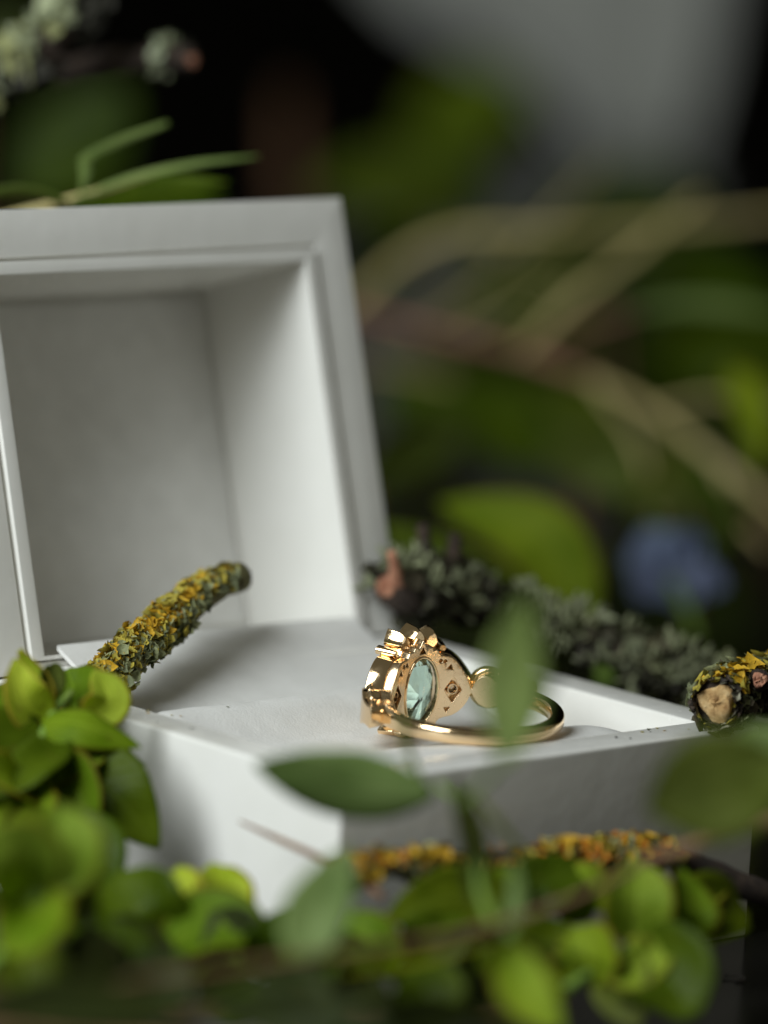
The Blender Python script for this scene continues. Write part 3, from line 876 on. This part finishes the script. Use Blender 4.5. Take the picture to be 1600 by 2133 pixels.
leaf(d_, [(0.804, -1.509, 1.224), (0.246, -1.252, 1.327), (-0.346, -1.033, 1.124)], 0.620, (-.1,.5,1), DARKLEAF, 'point', .1)
leaf(d_, [(1.001, -1.564, 1.166), (1.220, -1.571, 1.416), (1.705, -1.572, 1.543)], 0.490, (.1,.6,.9), DARKLEAF, 'round', .15)
leaf(d_, [(1.109, -2.111, 1.001), (0.481, -2.279, 0.758), (-0.049, -1.955, 0.663)], 0.529, (.0,.7,.7), DARKLEAF, 'round', .15)
leaf(d_, [(0.789, -2.144, 0.777), (0.162, -1.594, 0.687), (-0.300, -1.190, 0.609)], 0.485, (.0,.6,.8), DARKLEAF, 'round', .15)

# --- out-of-focus sprig nearest the camera
e_ = thing('olive_sprig', 'blurred foreground sprig with slender sage leaves crossing in front of the ring', 'sprig')
tube('stem', [(-6.602, -3.130, 1.828), (-5.393, -3.418, 1.785), (-3.655, -3.627, 1.797), (-2.399, -3.677, 1.783), (-1.467, -3.695, 1.818), (-0.650, -3.847, 2.008), (-0.018, -3.960, 2.237)], [.03, .03, .035, .035, .04, .03, .025], STEM_BROWN, e_, n=36, seg=10, rough=.12)
tube('stem', [(-1.264, -3.484, 1.745), (-1.200, -3.207, 2.020), (-1.020, -2.893, 2.320), (-0.941, -2.627, 2.602), (-0.936, -2.327, 2.736)], [.045, .04, .035, .03, .03], STEM_GREEN, e_, n=20, seg=10, rough=.12)
leaf(e_, [(-0.974, -2.312, 2.650), (-1.489, -1.702, 2.668), (-2.144, -1.207, 2.825)], 0.639, (.1,.25,-1), SAGE, 'ellipse', .08)
leaf(e_, [(-0.966, -2.174, 2.687), (-0.788, -1.733, 2.931), (-0.591, -1.437, 3.216)], 0.197, (.9,.1,.5), SAGE, 'lance', .1)
leaf(e_, [(-2.534, -4.788, 3.610), (-2.685, -5.036, 4.339), (-2.836, -5.260, 5.172)], 0.650, (-.6,.25,.9), SAGE, 'lance', .12)
leaf(e_, [(-2.357, -4.684, 3.571), (-2.393, -5.043, 4.273), (-2.448, -5.399, 4.906)], 0.416, (.8,.1,.55), OLIVE, 'lance', .1)
tube('petiole', [(-1.344, -3.053, 2.734), (-1.984, -4.009, 3.210), (-2.528, -4.792, 3.618)], [.04, .03, .025], STEM_GREEN, e_, n=8, seg=8)
leaf(e_, [(-0.888, -2.487, 2.829), (-1.087, -2.964, 2.342), (-1.326, -3.262, 1.875)], 0.329, (.6,.1,.8), SHADE_LEAF, 'lance', .1)
leaf(e_, [(-0.853, -2.677, 2.734), (-0.768, -2.950, 2.477), (-0.638, -3.271, 2.183)], 0.246, (.2,.8,-.4), OLIVE, 'lance', .1)
leaf(e_, [(-3.112, -3.082, 1.542), (-2.860, -2.945, 1.951), (-2.427, -2.818, 2.444)], 0.575, (-.25,.1,1), SAGE, 'ellipse', .12)
leaf(e_, [(-2.842, -3.335, 1.510), (-2.149, -3.541, 1.572), (-1.246, -3.654, 1.674)], 0.182, (.1,-.9,.5), LIME, 'lance', .1)
leaf(e_, [(-1.266, -3.650, 1.611), (-1.043, -3.506, 1.937), (-0.829, -3.222, 2.238)], 0.251, (-.8,.1,.6), SAGE, 'lance', .1)
leaf(e_, [(-1.278, -3.630, 1.651), (-1.371, -4.030, 1.327), (-1.302, -4.433, 1.031)], 0.497, (-.1,.35,1), GREEN, 'ellipse', .12)
leaf(e_, [(-1.218, -3.689, 1.635), (-1.052, -4.121, 1.605), (-0.834, -4.622, 1.479)], 0.290, (.1,.8,-.3), OLIVE, 'lance', .1)
leaf(e_, [(-3.453, -3.036, 1.584), (-3.897, -3.066, 1.483), (-4.398, -3.045, 1.379)], 0.324, (0,.7,-.5), OLIVE, 'lance', .1)

f_ = thing('olive_sprig', 'blurred sage leaf and stem entering at right edge below the cut twig', 'sprig')
tube('stem', [(0.333, -3.611, 2.164), (0.512, -4.131, 2.407), (0.839, -4.895, 2.768)], [.04, .05, .06], STEM_BROWN, f_, n=12, seg=8, rough=.1)
tube('petiole', [(0.839, -4.895, 2.768), (0.127, -5.642, 3.275), (-0.751, -6.378, 3.763)], [.05, .04, .03], STEM_GREEN, f_, n=8, seg=8)
tube('petiole', [(0.839, -4.895, 2.768), (1.013, -4.842, 3.104), (1.033, -4.645, 3.451)], [.05, .04, .03], STEM_GREEN, f_, n=8, seg=8)
leaf(f_, [(-0.751, -6.378, 3.763), (-0.957, -5.721, 3.407), (-1.125, -5.092, 3.089)], 0.943, (.15,.1,1), OLIVE, 'ellipse', .1)
leaf(f_, [(1.033, -4.645, 3.451), (0.842, -4.380, 3.245), (0.692, -4.012, 3.057)], 0.507, (-.1,.6,.8), SAGE, 'ellipse', .1)

g_ = thing('olive_sprig', 'dark blurred leaves along the bottom edge of the picture', 'sprig')  # shade along the lower edge is painted into these leaves
tube('stem', [(-7.281, -3.903, 1.742), (-6.092, -4.600, 1.626), (-4.768, -5.401, 1.593)], [.06, .06, .05], STEM_BROWN, g_, n=12, seg=8)
leaf(g_, [(-7.324, -3.823, 1.924), (-6.525, -4.267, 1.959), (-5.645, -4.818, 1.851)], 0.492, (.6,.1,.7), SHADE_LEAF, 'ellipse', .1)
leaf(g_, [(-4.290, -5.552, 1.640), (-4.719, -4.862, 1.753), (-5.290, -4.338, 1.767)], 0.502, (.6,.1,.7), SHADE_LEAF, 'ellipse', .1)
leaf(g_, [(-4.268, -5.294, 1.655), (-4.264, -4.457, 1.736), (-4.348, -3.826, 1.762)], 0.352, (.6,.2,.7), SHADE_LEAF, 'ellipse', .1)
leaf(g_, [(-4.633, -5.245, 1.615), (-3.898, -5.339, 1.734), (-3.105, -5.519, 1.707)], 0.425, (.7,.1,.6), SHADE_LEAF, 'ellipse', .1)
leaf(g_, [(-7.220, -3.705, 1.647), (-6.654, -4.203, 1.727), (-5.939, -4.589, 1.680)], 0.455, (.6,.1,.7), SHADE_LEAF, 'ellipse', .1)

u_ = thing('creeping_plant', 'shaded dark leaves on the table along the lower edge', 'plant', 'bright green creeping plants')
tube('stem', [(-5.185, -1.067, 0.891), (-3.768, -1.794, 0.954), (-2.275, -2.612, 0.922), (-0.919, -3.317, 0.838)], [.05, .05, .05, .04], STEM_BROWN, u_, n=20, seg=8)
FILL = [
    ([(-1.410, -0.720, 0.647), (-1.430, -0.885, 1.051), (-1.171, -0.659, 1.278)], 0.525, (-0.2, 0.4, .9)),
    ([(-1.474, -0.523, 0.655), (-1.627, -0.448, 0.978), (-1.632, -0.125, 1.172)], 0.526, (-0.4, 0.4, .9)),
    ([(-1.285, -1.111, 0.632), (-1.120, -1.336, 0.913), (-0.801, -1.317, 1.065)], 0.566, (0.2, 0.5, .9)),
    ([(-0.497, -1.275, 0.655), (-0.635, -1.209, 1.001), (-0.619, -0.900, 1.219)], 0.483, (-0.3, 0.4, .9)),
    ([(-0.166, -1.301, 0.662), (-0.094, -1.557, 1.033), (0.268, -1.432, 1.227)], 0.573, (-0.2, 0.5, .9)),
    ([(0.022, -1.999, 0.754), (-0.241, -1.980, 0.991), (-0.213, -1.582, 1.050)], 0.525, (-0.3, 0.5, .9)),
    ([(0.753, -2.001, 0.657), (0.823, -2.130, 0.978), (1.055, -2.024, 1.170)], 0.574, (-0.1, 0.5, .9)),
    ([(0.905, -2.538, 0.717), (0.827, -2.534, 1.025), (0.912, -2.297, 1.204)], 0.527, (-0.4, 0.4, .9)),
    ([(-0.226, -2.337, 0.687), (-0.100, -2.536, 0.922), (0.188, -2.500, 1.028)], 0.520, (0.1, 0.5, .9)),
    ([(-2.443, 0.232, 0.698), (-2.388, -0.034, 0.958), (-2.063, 0.100, 1.040)], 0.525, (0.1, 0.5, .9)),
    ([(-2.827, 0.595, 0.755), (-3.011, 0.551, 1.040), (-2.932, 0.915, 1.146)], 0.568, (-0.4, 0.4, .9)),
    ([(1.672, -1.773, 1.129), (1.504, -1.708, 1.347), (1.498, -1.407, 1.439)], 0.493, (-0.3, 0.5, .9)),
    ([(0.936, -1.376, 1.132), (0.734, -1.416, 1.354), (0.825, -1.077, 1.402)], 0.447, (-0.3, 0.5, .9)),
]
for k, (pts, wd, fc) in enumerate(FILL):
    leaf(u_, pts, wd, fc, (DARKLEAF, SHADE_LEAF, DARKLEAF, GREEN)[k % 4], 'round', .2)
UNDER = [
    ([(-3.903, -0.372, 0.635), (-3.780, -0.142, 0.938), (-3.767, 0.057, 1.264)], 0.639, -.3, .2),
    ([(-3.308, -0.374, 0.598), (-3.104, -0.220, 0.889), (-3.013, -0.095, 1.203)], 0.644, .2, .1),
    ([(-3.176, -1.282, 0.752), (-3.056, -1.074, 0.940), (-3.050, -0.896, 1.147)], 0.551, -.2, .3),
    ([(-2.770, -1.394, 0.679), (-2.445, -1.377, 0.850), (-2.234, -1.389, 1.044)], 0.554, .3, .3),
    ([(-2.462, -2.199, 0.785), (-2.308, -2.025, 0.962), (-2.269, -1.879, 1.162)], 0.633, 0, .2),
    ([(-2.081, -2.400, 0.824), (-1.772, -2.378, 0.950), (-1.579, -2.383, 1.101)], 0.592, .2, .3),
    ([(-1.257, -2.754, 0.751), (-1.147, -2.542, 0.926), (-1.153, -2.354, 1.125)], 0.554, -.2, .2),
    ([(-1.139, -3.121, 0.822), (-0.842, -3.088, 0.948), (-0.662, -3.082, 1.097)], 0.509, .2, .3),
    ([(-4.007, 0.075, 0.983), (-3.904, 0.310, 1.224), (-3.913, 0.514, 1.488)], 0.642, -.2, .2),
    ([(-2.791, -0.268, 0.725), (-2.688, -0.042, 0.927), (-2.699, 0.156, 1.152)], 0.563, .1, .1),
    ([(-3.075, 0.285, 0.813), (-3.007, 0.538, 0.993), (-3.054, 0.762, 1.195)], 0.609, .1, .2),
]
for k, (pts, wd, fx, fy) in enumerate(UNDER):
    leaf(u_, pts, wd, (fx + .3, fy, 1), SHADE_LEAF if k % 3 else DARKLEAF, 'round', .2)  # most carry the shade of the leaves above in their colour

# thin dry stalk leaning on the box's left face
tag(tube('grass_stalk', [(-0.549, 0.791, 1.707), (-0.485, 0.305, 1.635), (-0.394, -0.350, 1.526), (-0.315, -1.012, 1.342)], [.012, .03, .035, .035], STEM_BROWN, None, n=14, seg=8), 'thin grey stalk touching the bright left face of the box', 'stalk')

# --- spray of narrow leaves lying on top of the lid
h_ = thing('leaf_spray', 'narrow olive leaves curling over the top edge of the lid', 'sprig')
tube('stem', [(3.237, 10.257, 6.104), (3.599, 9.443, 6.391), (3.919, 8.928, 6.612), (4.444, 8.505, 6.858)], [.05, .05, .04, .02], STEM_TAN, h_, n=16, seg=8)
leaf(h_, [(3.794, 9.040, 6.602), (3.799, 8.968, 6.917), (4.089, 8.758, 7.156), (4.504, 8.436, 7.404)], 0.179, (.45,.8,-.3), SAGE, 'lance', .1, .5)
leaf(h_, [(3.716, 9.086, 6.493), (4.140, 8.625, 6.772), (4.661, 8.195, 6.966), (5.217, 7.721, 7.106)], 0.137, (.1,.9,.3), SAGE, 'lance', .15, .3)
leaf(h_, [(4.064, 9.187, 6.525), (4.650, 8.827, 6.684), (5.286, 8.267, 6.768)], 0.295, (0,.6,.8), DARKLEAF, 'lance', .1)
leaf(h_, [(2.770, 9.414, 6.561), (3.120, 9.098, 6.571), (3.488, 8.883, 6.496)], 0.290, (0,.8,-.4), OLIVE, 'lance', .1, .3)
leaf(h_, [(4.086, 9.546, 6.376), (5.020, 9.263, 6.463), (5.857, 8.928, 6.533)], 0.369, (0,.4,.9), DARKLEAF, 'lance', .1)

# --- background
i_ = thing('broad_leaf_plant', 'broad bright green leaf arching behind the mossy branch', 'plant')
tube('stem', [(9.390, 6.013, 1.158), (10.781, 7.489, 1.160), (12.054, 8.931, 1.145)], [.1, .1, .08], STEM_GREEN, i_, n=10, seg=8)
leaf(i_, [(12.054, 8.931, 1.145), (11.803, 9.771, 2.039), (11.202, 10.935, 2.342)], 1.001, (-.4,.6,.7), GREEN, 'ellipse', .12)
leaf(i_, [(10.080, 7.663, 1.536), (9.315, 8.459, 1.977), (8.949, 9.451, 2.473)], 0.848, (-.1,.5,.9), LIME, 'ellipse', .12)

j_ = thing('climbing_stems', 'tangle of blurred tan and pinkish stems at right behind the box', 'plant')
ST = dict(n=24, seg=10, rough=.1)
tube('stem', [(17.014, 19.588, 3.392), (17.678, 18.253, 3.194), (18.377, 16.882, 2.970), (18.411, 15.441, 2.796)], [0.069, 0.079, 0.082, 0.069], STEM_PINK, j_, **ST)
tube('stem', [(18.266, 15.585, 2.851), (18.132, 14.289, 2.641), (18.369, 13.269, 2.114), (18.910, 11.895, 1.237)], [0.063, 0.079, 0.079, 0.079], STEM_TAN, j_, **ST)
tube('stem', [(17.598, 20.321, 2.920), (18.056, 20.049, 3.569), (18.505, 19.756, 4.081), (19.149, 19.249, 4.437), (20.085, 18.418, 4.527), (21.744, 17.622, 4.654), (23.586, 16.690, 4.921)], [0.079, 0.079, 0.079, 0.079, 0.076, 0.076, 0.063], STEM_TAN, j_, **ST)
tube('stem', [(18.227, 17.023, 2.992), (18.834, 16.645, 3.769), (19.874, 16.414, 4.513), (21.014, 16.362, 5.242)], [0.069, 0.076, 0.076, 0.063], STEM_TAN, j_, **ST)
tube('stem', [(18.225, 17.017, 2.959), (18.857, 16.535, 3.372), (18.880, 15.250, 3.847)], [0.050, 0.047, 0.044], STEM_PINK, j_, **ST)
tube('stem', [(18.210, 18.413, 3.010), (19.303, 18.208, 3.476), (20.308, 18.099, 4.011)], [0.032, 0.038, 0.032], STEM_TAN, j_, **ST)
for pts in ([(19.817, 20.984, 2.658), (20.613, 20.431, 3.420), (22.355, 20.493, 4.659), (23.533, 20.923, 5.242)], [(17.614, 14.824, 2.926), (17.998, 14.293, 2.114), (17.423, 13.267, 1.317)], [(19.298, 19.094, 4.345), (20.424, 19.328, 3.853), (21.892, 19.287, 3.516)],
            [(18.078, 14.322, 2.573), (18.779, 13.740, 2.819), (19.556, 13.017, 2.748)], [(20.691, 22.767, 1.932), (21.601, 21.889, 1.713), (21.847, 20.181, 1.209)], [(18.096, 12.808, 2.004), (17.530, 11.848, 1.539), (17.066, 10.843, 1.287)]):
    tube('side_shoot', pts, [.05, .045, .03], STEM_TAN, j_, **ST)
leaf(j_, [(18.427, 14.984, 3.881), (18.769, 14.032, 4.078), (19.376, 12.787, 4.050)], 0.462, (.0,.85,.4), SAGE, 'lance', .1)
leaf(j_, [(17.599, 13.366, 2.476), (17.564, 13.283, 1.964), (17.229, 13.440, 1.302)], 0.585, (.5,.3,.7), OLIVE, 'lance', .1)
leaf(j_, [(17.574, 12.260, 3.552), (17.773, 11.955, 3.002), (17.808, 11.727, 2.125)], 0.577, (-.6,.3,.7), GREEN, 'lance', .1)
leaf(j_, [(22.978, 18.380, 3.878), (23.438, 17.906, 3.632), (24.160, 17.009, 2.563)], 1.146, (.2,.5,.8), DARKLEAF, 'ellipse', .1)
leaf(j_, [(22.964, 16.935, 3.490), (22.289, 16.022, 2.794), (22.170, 15.913, 1.828)], 0.767, (.4,.4,.8), DARKLEAF, 'ellipse', .1)
leaf(j_, [(15.942, 10.717, 2.277), (15.648, 10.223, 1.935), (15.025, 9.997, 1.456)], 0.448, (.5,.3,.7), OLIVE, 'lance', .1)
leaf(j_, [(21.830, 21.540, 1.082), (21.302, 22.075, 1.330), (20.726, 22.671, 1.647)], 1.102, (0,.3,.8), DARKLEAF, 'ellipse', .1)
leaf(j_, [(24.111, 20.811, 0.983), (23.516, 21.391, 1.157), (22.670, 22.099, 0.875)], 1.265, (0,.3,.8), DARKLEAF, 'ellipse', .1)

def background_leaf(label, pts, width, face, mat, stem):
    t = thing('background_plant', label, 'plant', 'blurred leaves in the dark background')
    q = Vector(pts[0]); a0 = Vector(stem[0]); foot = Vector((q.x + (a0.x - q.x) * .4, q.y + (a0.y - q.y) * .4, 0.0))
    tube('stem', [foot, q.lerp(foot, .4) + Vector((.1, -.1, 0)), q], .06, STEM_BROWN, t, n=8, seg=8)
    leaf(t, pts, width, face, mat, 'ellipse', .1)
background_leaf('dim yellow green leaf blur high behind the lid corner', [(44.228, 47.928, 1.844), (45.242, 47.254, 2.954), (46.235, 46.529, 3.753)], 2.110, (0,.5,.9), GREEN, [(43.305, 48.311, -0.189), (44.228, 47.928, 1.844)])
background_leaf('dim green leaf blur above the lid at left', [(19.272, 29.929, 3.659), (20.026, 29.460, 4.624), (20.722, 29.042, 5.584)], 1.700, (0,.4,.9), DARKLEAF, [(18.968, 29.963, 2.576), (19.272, 29.929, 3.659)])
background_leaf('dim green leaf blur just behind the lid top', [(30.966, 32.825, 2.912), (30.350, 33.470, 3.290), (29.306, 34.365, 3.042)], 1.387, (0,.4,.9), DARKLEAF, [(31.252, 32.244, 1.490), (30.966, 32.825, 2.912)])
background_leaf('dim green leaf blur at the very top left corner', [(23.699, 37.112, 4.753), (24.193, 36.838, 5.538), (24.549, 36.650, 6.147)], 1.187, (0,.5,.9), OLIVE, [(22.998, 37.514, 3.704), (23.699, 37.112, 4.753)])
tag(tube('brown_stalk', [(39.709, 46.098, -0.205), (39.603, 46.462, 0.983), (39.586, 46.790, 2.378), (40.318, 47.723, 3.397)], [.2, .26, .24, .15], STEM_BROWN, None, n=14, seg=10, rough=.15), 'blurred upright reddish brown stalk behind the lid', 'stalk')

MURK = [
    ('dim leaf blur low behind the right side of the lid', [(15.167, 16.720, 1.450), (15.690, 16.355, 1.941), (16.302, 15.881, 2.310)], 0.989, OLIVE),
    ('dim leaf blur under the pinkish stems', [(21.396, 19.163, 0.953), (20.796, 19.826, 1.469), (20.142, 20.536, 1.981)], 1.361, DARKLEAF),
    ('dim leaf blur between the two tan stems', [(28.910, 26.271, 2.019), (28.038, 27.157, 2.430), (26.941, 28.101, 2.189)], 1.215, DARKLEAF),
    ('dim leaf blur beside the upper right lid corner', [(27.159, 30.499, 1.540), (27.585, 30.300, 2.384), (28.259, 29.880, 3.247)], 1.409, DARKLEAF),
    ('dim leaf blur under the lower tan stem', [(18.390, 13.783, 1.433), (17.739, 14.481, 1.901), (16.953, 15.183, 1.842)], 1.055, OLIVE),
    ('dim leaf blur at the right edge between stems', [(26.836, 19.901, 1.875), (26.071, 20.651, 2.113), (25.163, 21.430, 1.897)], 1.131, DARKLEAF),
    ('dim leaf blur in the dark gap right of the tan stem', [(27.828, 24.069, 0.038), (28.311, 23.864, 1.082), (28.600, 23.780, 1.879)], 1.504, DARKLEAF),
    ('dim leaf blur high above the tan stems', [(35.810, 36.411, 1.894), (35.036, 37.265, 2.560), (34.118, 38.228, 3.124)], 1.570, DARKLEAF),
]
MURK += [
    ('large dark leaf blur below the grey cloth', [(43.955, 38.392, 1.001), (42.884, 39.458, 1.406), (41.592, 40.721, 1.793)], 2.572, DARKLEAF),
    ('large dark leaf blur crossing behind the tan stems', [(39.671, 40.670, -0.117), (41.024, 39.590, 0.561), (42.629, 38.156, 0.681)], 2.548, DARKLEAF),
    ('large dark leaf blur behind the pale leaf edge at right', [(42.875, 35.100, 0.280), (41.717, 36.093, 0.005), (40.403, 37.182, -0.471)], 2.499, DARKLEAF),
    ('large dark leaf blur behind the stem junction', [(35.098, 32.412, -0.487), (33.989, 33.481, -0.220), (32.802, 34.582, -0.133)], 2.059, DARKLEAF),
    ('large dark leaf blur behind the drooping right leaves', [(34.015, 26.551, -0.454), (33.143, 27.368, -0.354), (32.081, 28.354, -0.267)], 2.035, DARKLEAF),
    ('large dark leaf blur above the blue haze', [(23.383, 17.262, 0.541), (22.550, 18.070, 0.759), (21.697, 18.832, 0.695)], 1.432, DARKLEAF),
]
for lb, pts, wd, mt in MURK:
    q0, q1 = Vector(pts[0]), Vector(pts[1])
    background_leaf(lb, pts, wd, (.75, -.1, .6), mt, [q0 + (q0 - q1) * .6 - Vector((0, 0, .3)), q0])

def lump(name, centre, radii, mat, seed, label, cat, rough=.15):
    bm = bmesh.new(); bmesh.ops.create_icosphere(bm, subdivisions=4, radius=1)
    for v in bm.verts:
        v.co *= 1 + rough * noise.noise(v.co * 1.4 + Vector((seed, 0, 0)))
        v.co = CAM_R * v.co.x * radii[0] + Vector((0, 0, 1)) * v.co.z * radii[2] + Vector((wc.x, wc.y, 0)) * v.co.y * radii[1]
        v.co += Vector(centre)
    return tag(link(name, bm_mesh(name, bm, True, 180), mat), label, cat)
BLUE = mat_leaf("slate_blue_haze", S(112, 126, 160), S(140, 152, 178), None, .3, .5, .3)
fl = thing('blue_haze', 'blurred slate blue flower of added petals in the dark background at right', 'haze')  # added petals stand in for a soft blue haze
tube('stem', [(13.805, 8.896, 0.761), (14.094, 9.376, 1.019), (14.335, 9.894, 1.248)], .06, STEM_GREEN, fl, n=8, seg=8)
for (p, w, fc) in (([(14.698, 10.263, 1.311), (14.648, 10.606, 1.419), (14.552, 10.948, 1.331)], 0.563, (-.3,.4,.9)), ([(14.698, 10.263, 1.311), (14.778, 10.525, 1.585), (14.981, 10.661, 1.792)], 0.563, (0,.3,1)),
        ([(14.698, 10.263, 1.311), (15.038, 10.276, 1.527), (15.364, 10.266, 1.585)], 0.563, (.3,.4,.9)), ([(14.698, 10.263, 1.311), (14.812, 9.871, 1.251), (15.073, 9.629, 1.229)], 0.527, (.3,.6,.7)),
        ([(14.698, 10.263, 1.311), (14.378, 10.250, 1.177), (14.061, 10.226, 1.008)], 0.527, (-.2,.5,.9)), ([(14.698, 10.263, 1.311), (14.463, 9.892, 1.151), (14.405, 9.628, 0.961)], 0.527, (.1,.5,.9))):
    leaf(fl, p, w, fc, BLUE, 'round', .2, name='petal')
CLOTH = mat_plain("grey_cloth", S(222, 224, 220), S(232, 234, 230), .9, .3)
# pale grey cloth hanging down in folds, narrowing to its lower end
V = []; F = []
ROWP = [[(61.390, 72.237, 8.748), (71.015, 63.637, 9.470)], [(62.441, 70.253, 4.174), (69.905, 63.584, 4.734)], [(63.244, 69.275, 3.072), (69.628, 63.571, 3.550)], [(64.645, 67.791, 2.143), (69.458, 63.491, 2.504)], [(65.654, 66.658, 1.184), (69.189, 63.499, 1.450)], [(66.180, 65.984, 0.319), (68.930, 63.527, 0.526)], [(66.617, 65.420, -0.423), (68.581, 63.665, -0.276)], [(67.175, 64.820, -0.834), (68.157, 63.942, -0.760)]]
nx = 24
for (l, r) in ROWP:
    l, r = Vector(l), Vector(r)
    for i in range(nx + 1):
        t = i / nx
        V.append(l.lerp(r, t) + wc * (0.9 * math.sin(t * 17) * (1 - .3 * t)))
for k in range(len(ROWP) - 1):
    for i in range(nx):
        q = k * (nx + 1) + i
        F.append((q, q + 1, q + nx + 2, q + nx + 1))
cl = tag(link('grey_cloth', mesh_py('grey_cloth', V, F), CLOTH), 'blurred pale grey cloth hanging in the dark background at top right', 'cloth')
md = cl.modifiers.new('thickness', 'SOLIDIFY'); md.thickness = .15

# ------------------------------------------------------------------ small crumbs
DIRT = mat_plain("dark_crumb", S(20, 18, 14), S(46, 38, 28), .8, 6)
def crumb(pos, r, seed, label):
    bm = bmesh.new(); bmesh.ops.create_icosphere(bm, subdivisions=2, radius=r)
    for v in bm.verts: v.co = v.co * (1 + .5 * noise.noise(v.co * (2 / r) + Vector((seed, 0, 0)))) + Vector(pos)
    tag(link('bark_crumb', bm_mesh('bark_crumb', bm, True, 180), DIRT), label, 'crumb', 'dark crumbs on the box')
crumb((3.85, .27, BH + .006), .012, 1, 'tiny dark bark crumb on the white front rim right of the ring')
crumb((3.95, .17, BH + .005), .009, 2, 'smaller dark speck on the white front rim right of the ring')
tag(tube('curled_fibre', [(4.12, -1.15, .02), (4.20, -1.10, .03), (4.30, -1.20, .03), (4.27, -1.30, .02), (4.17, -1.26, .02)], .012, DIRT, None, n=16, seg=6), 'tiny dark curled fibre on the glossy table at lower right', 'fibre')

# lichen and bark bits fallen from the leaning twig
rnd = random.Random(77); V, F, C = [], [], []
for k in range(46):
    x, y = (rnd.gauss(.55, .35), rnd.gauss(3.6, .55)) if k < 30 else (rnd.uniform(4.2, 5.5), rnd.uniform(.05, .45))
    if not (.08 < x < 5.5 and .06 < y < 5): continue
    zz = BH + .004 if (x < .46 or y < .46) else pad_z(x, y) + .006
    if .44 < x < .56 or (y > 3.5 and x > .5): continue
    add_lobe(V, F, C, Vector((x, y, zz)), Vector((rnd.uniform(-.3, .3), rnd.uniform(-.3, .3), 1)).normalized(), Vector((1, 0, 0)), rnd.uniform(.008, .024), rnd.choice([Y1, Y2, G2, S(60, 46, 32)[:3], S(40, 32, 24)[:3]]), .3, .4, rnd)
cr = lichen_mesh('fallen_crumbs', V, F, C, None); cr['label'] = 'scattered tiny lichen and bark crumbs on the white box rim'; cr['category'] = 'crumbs'
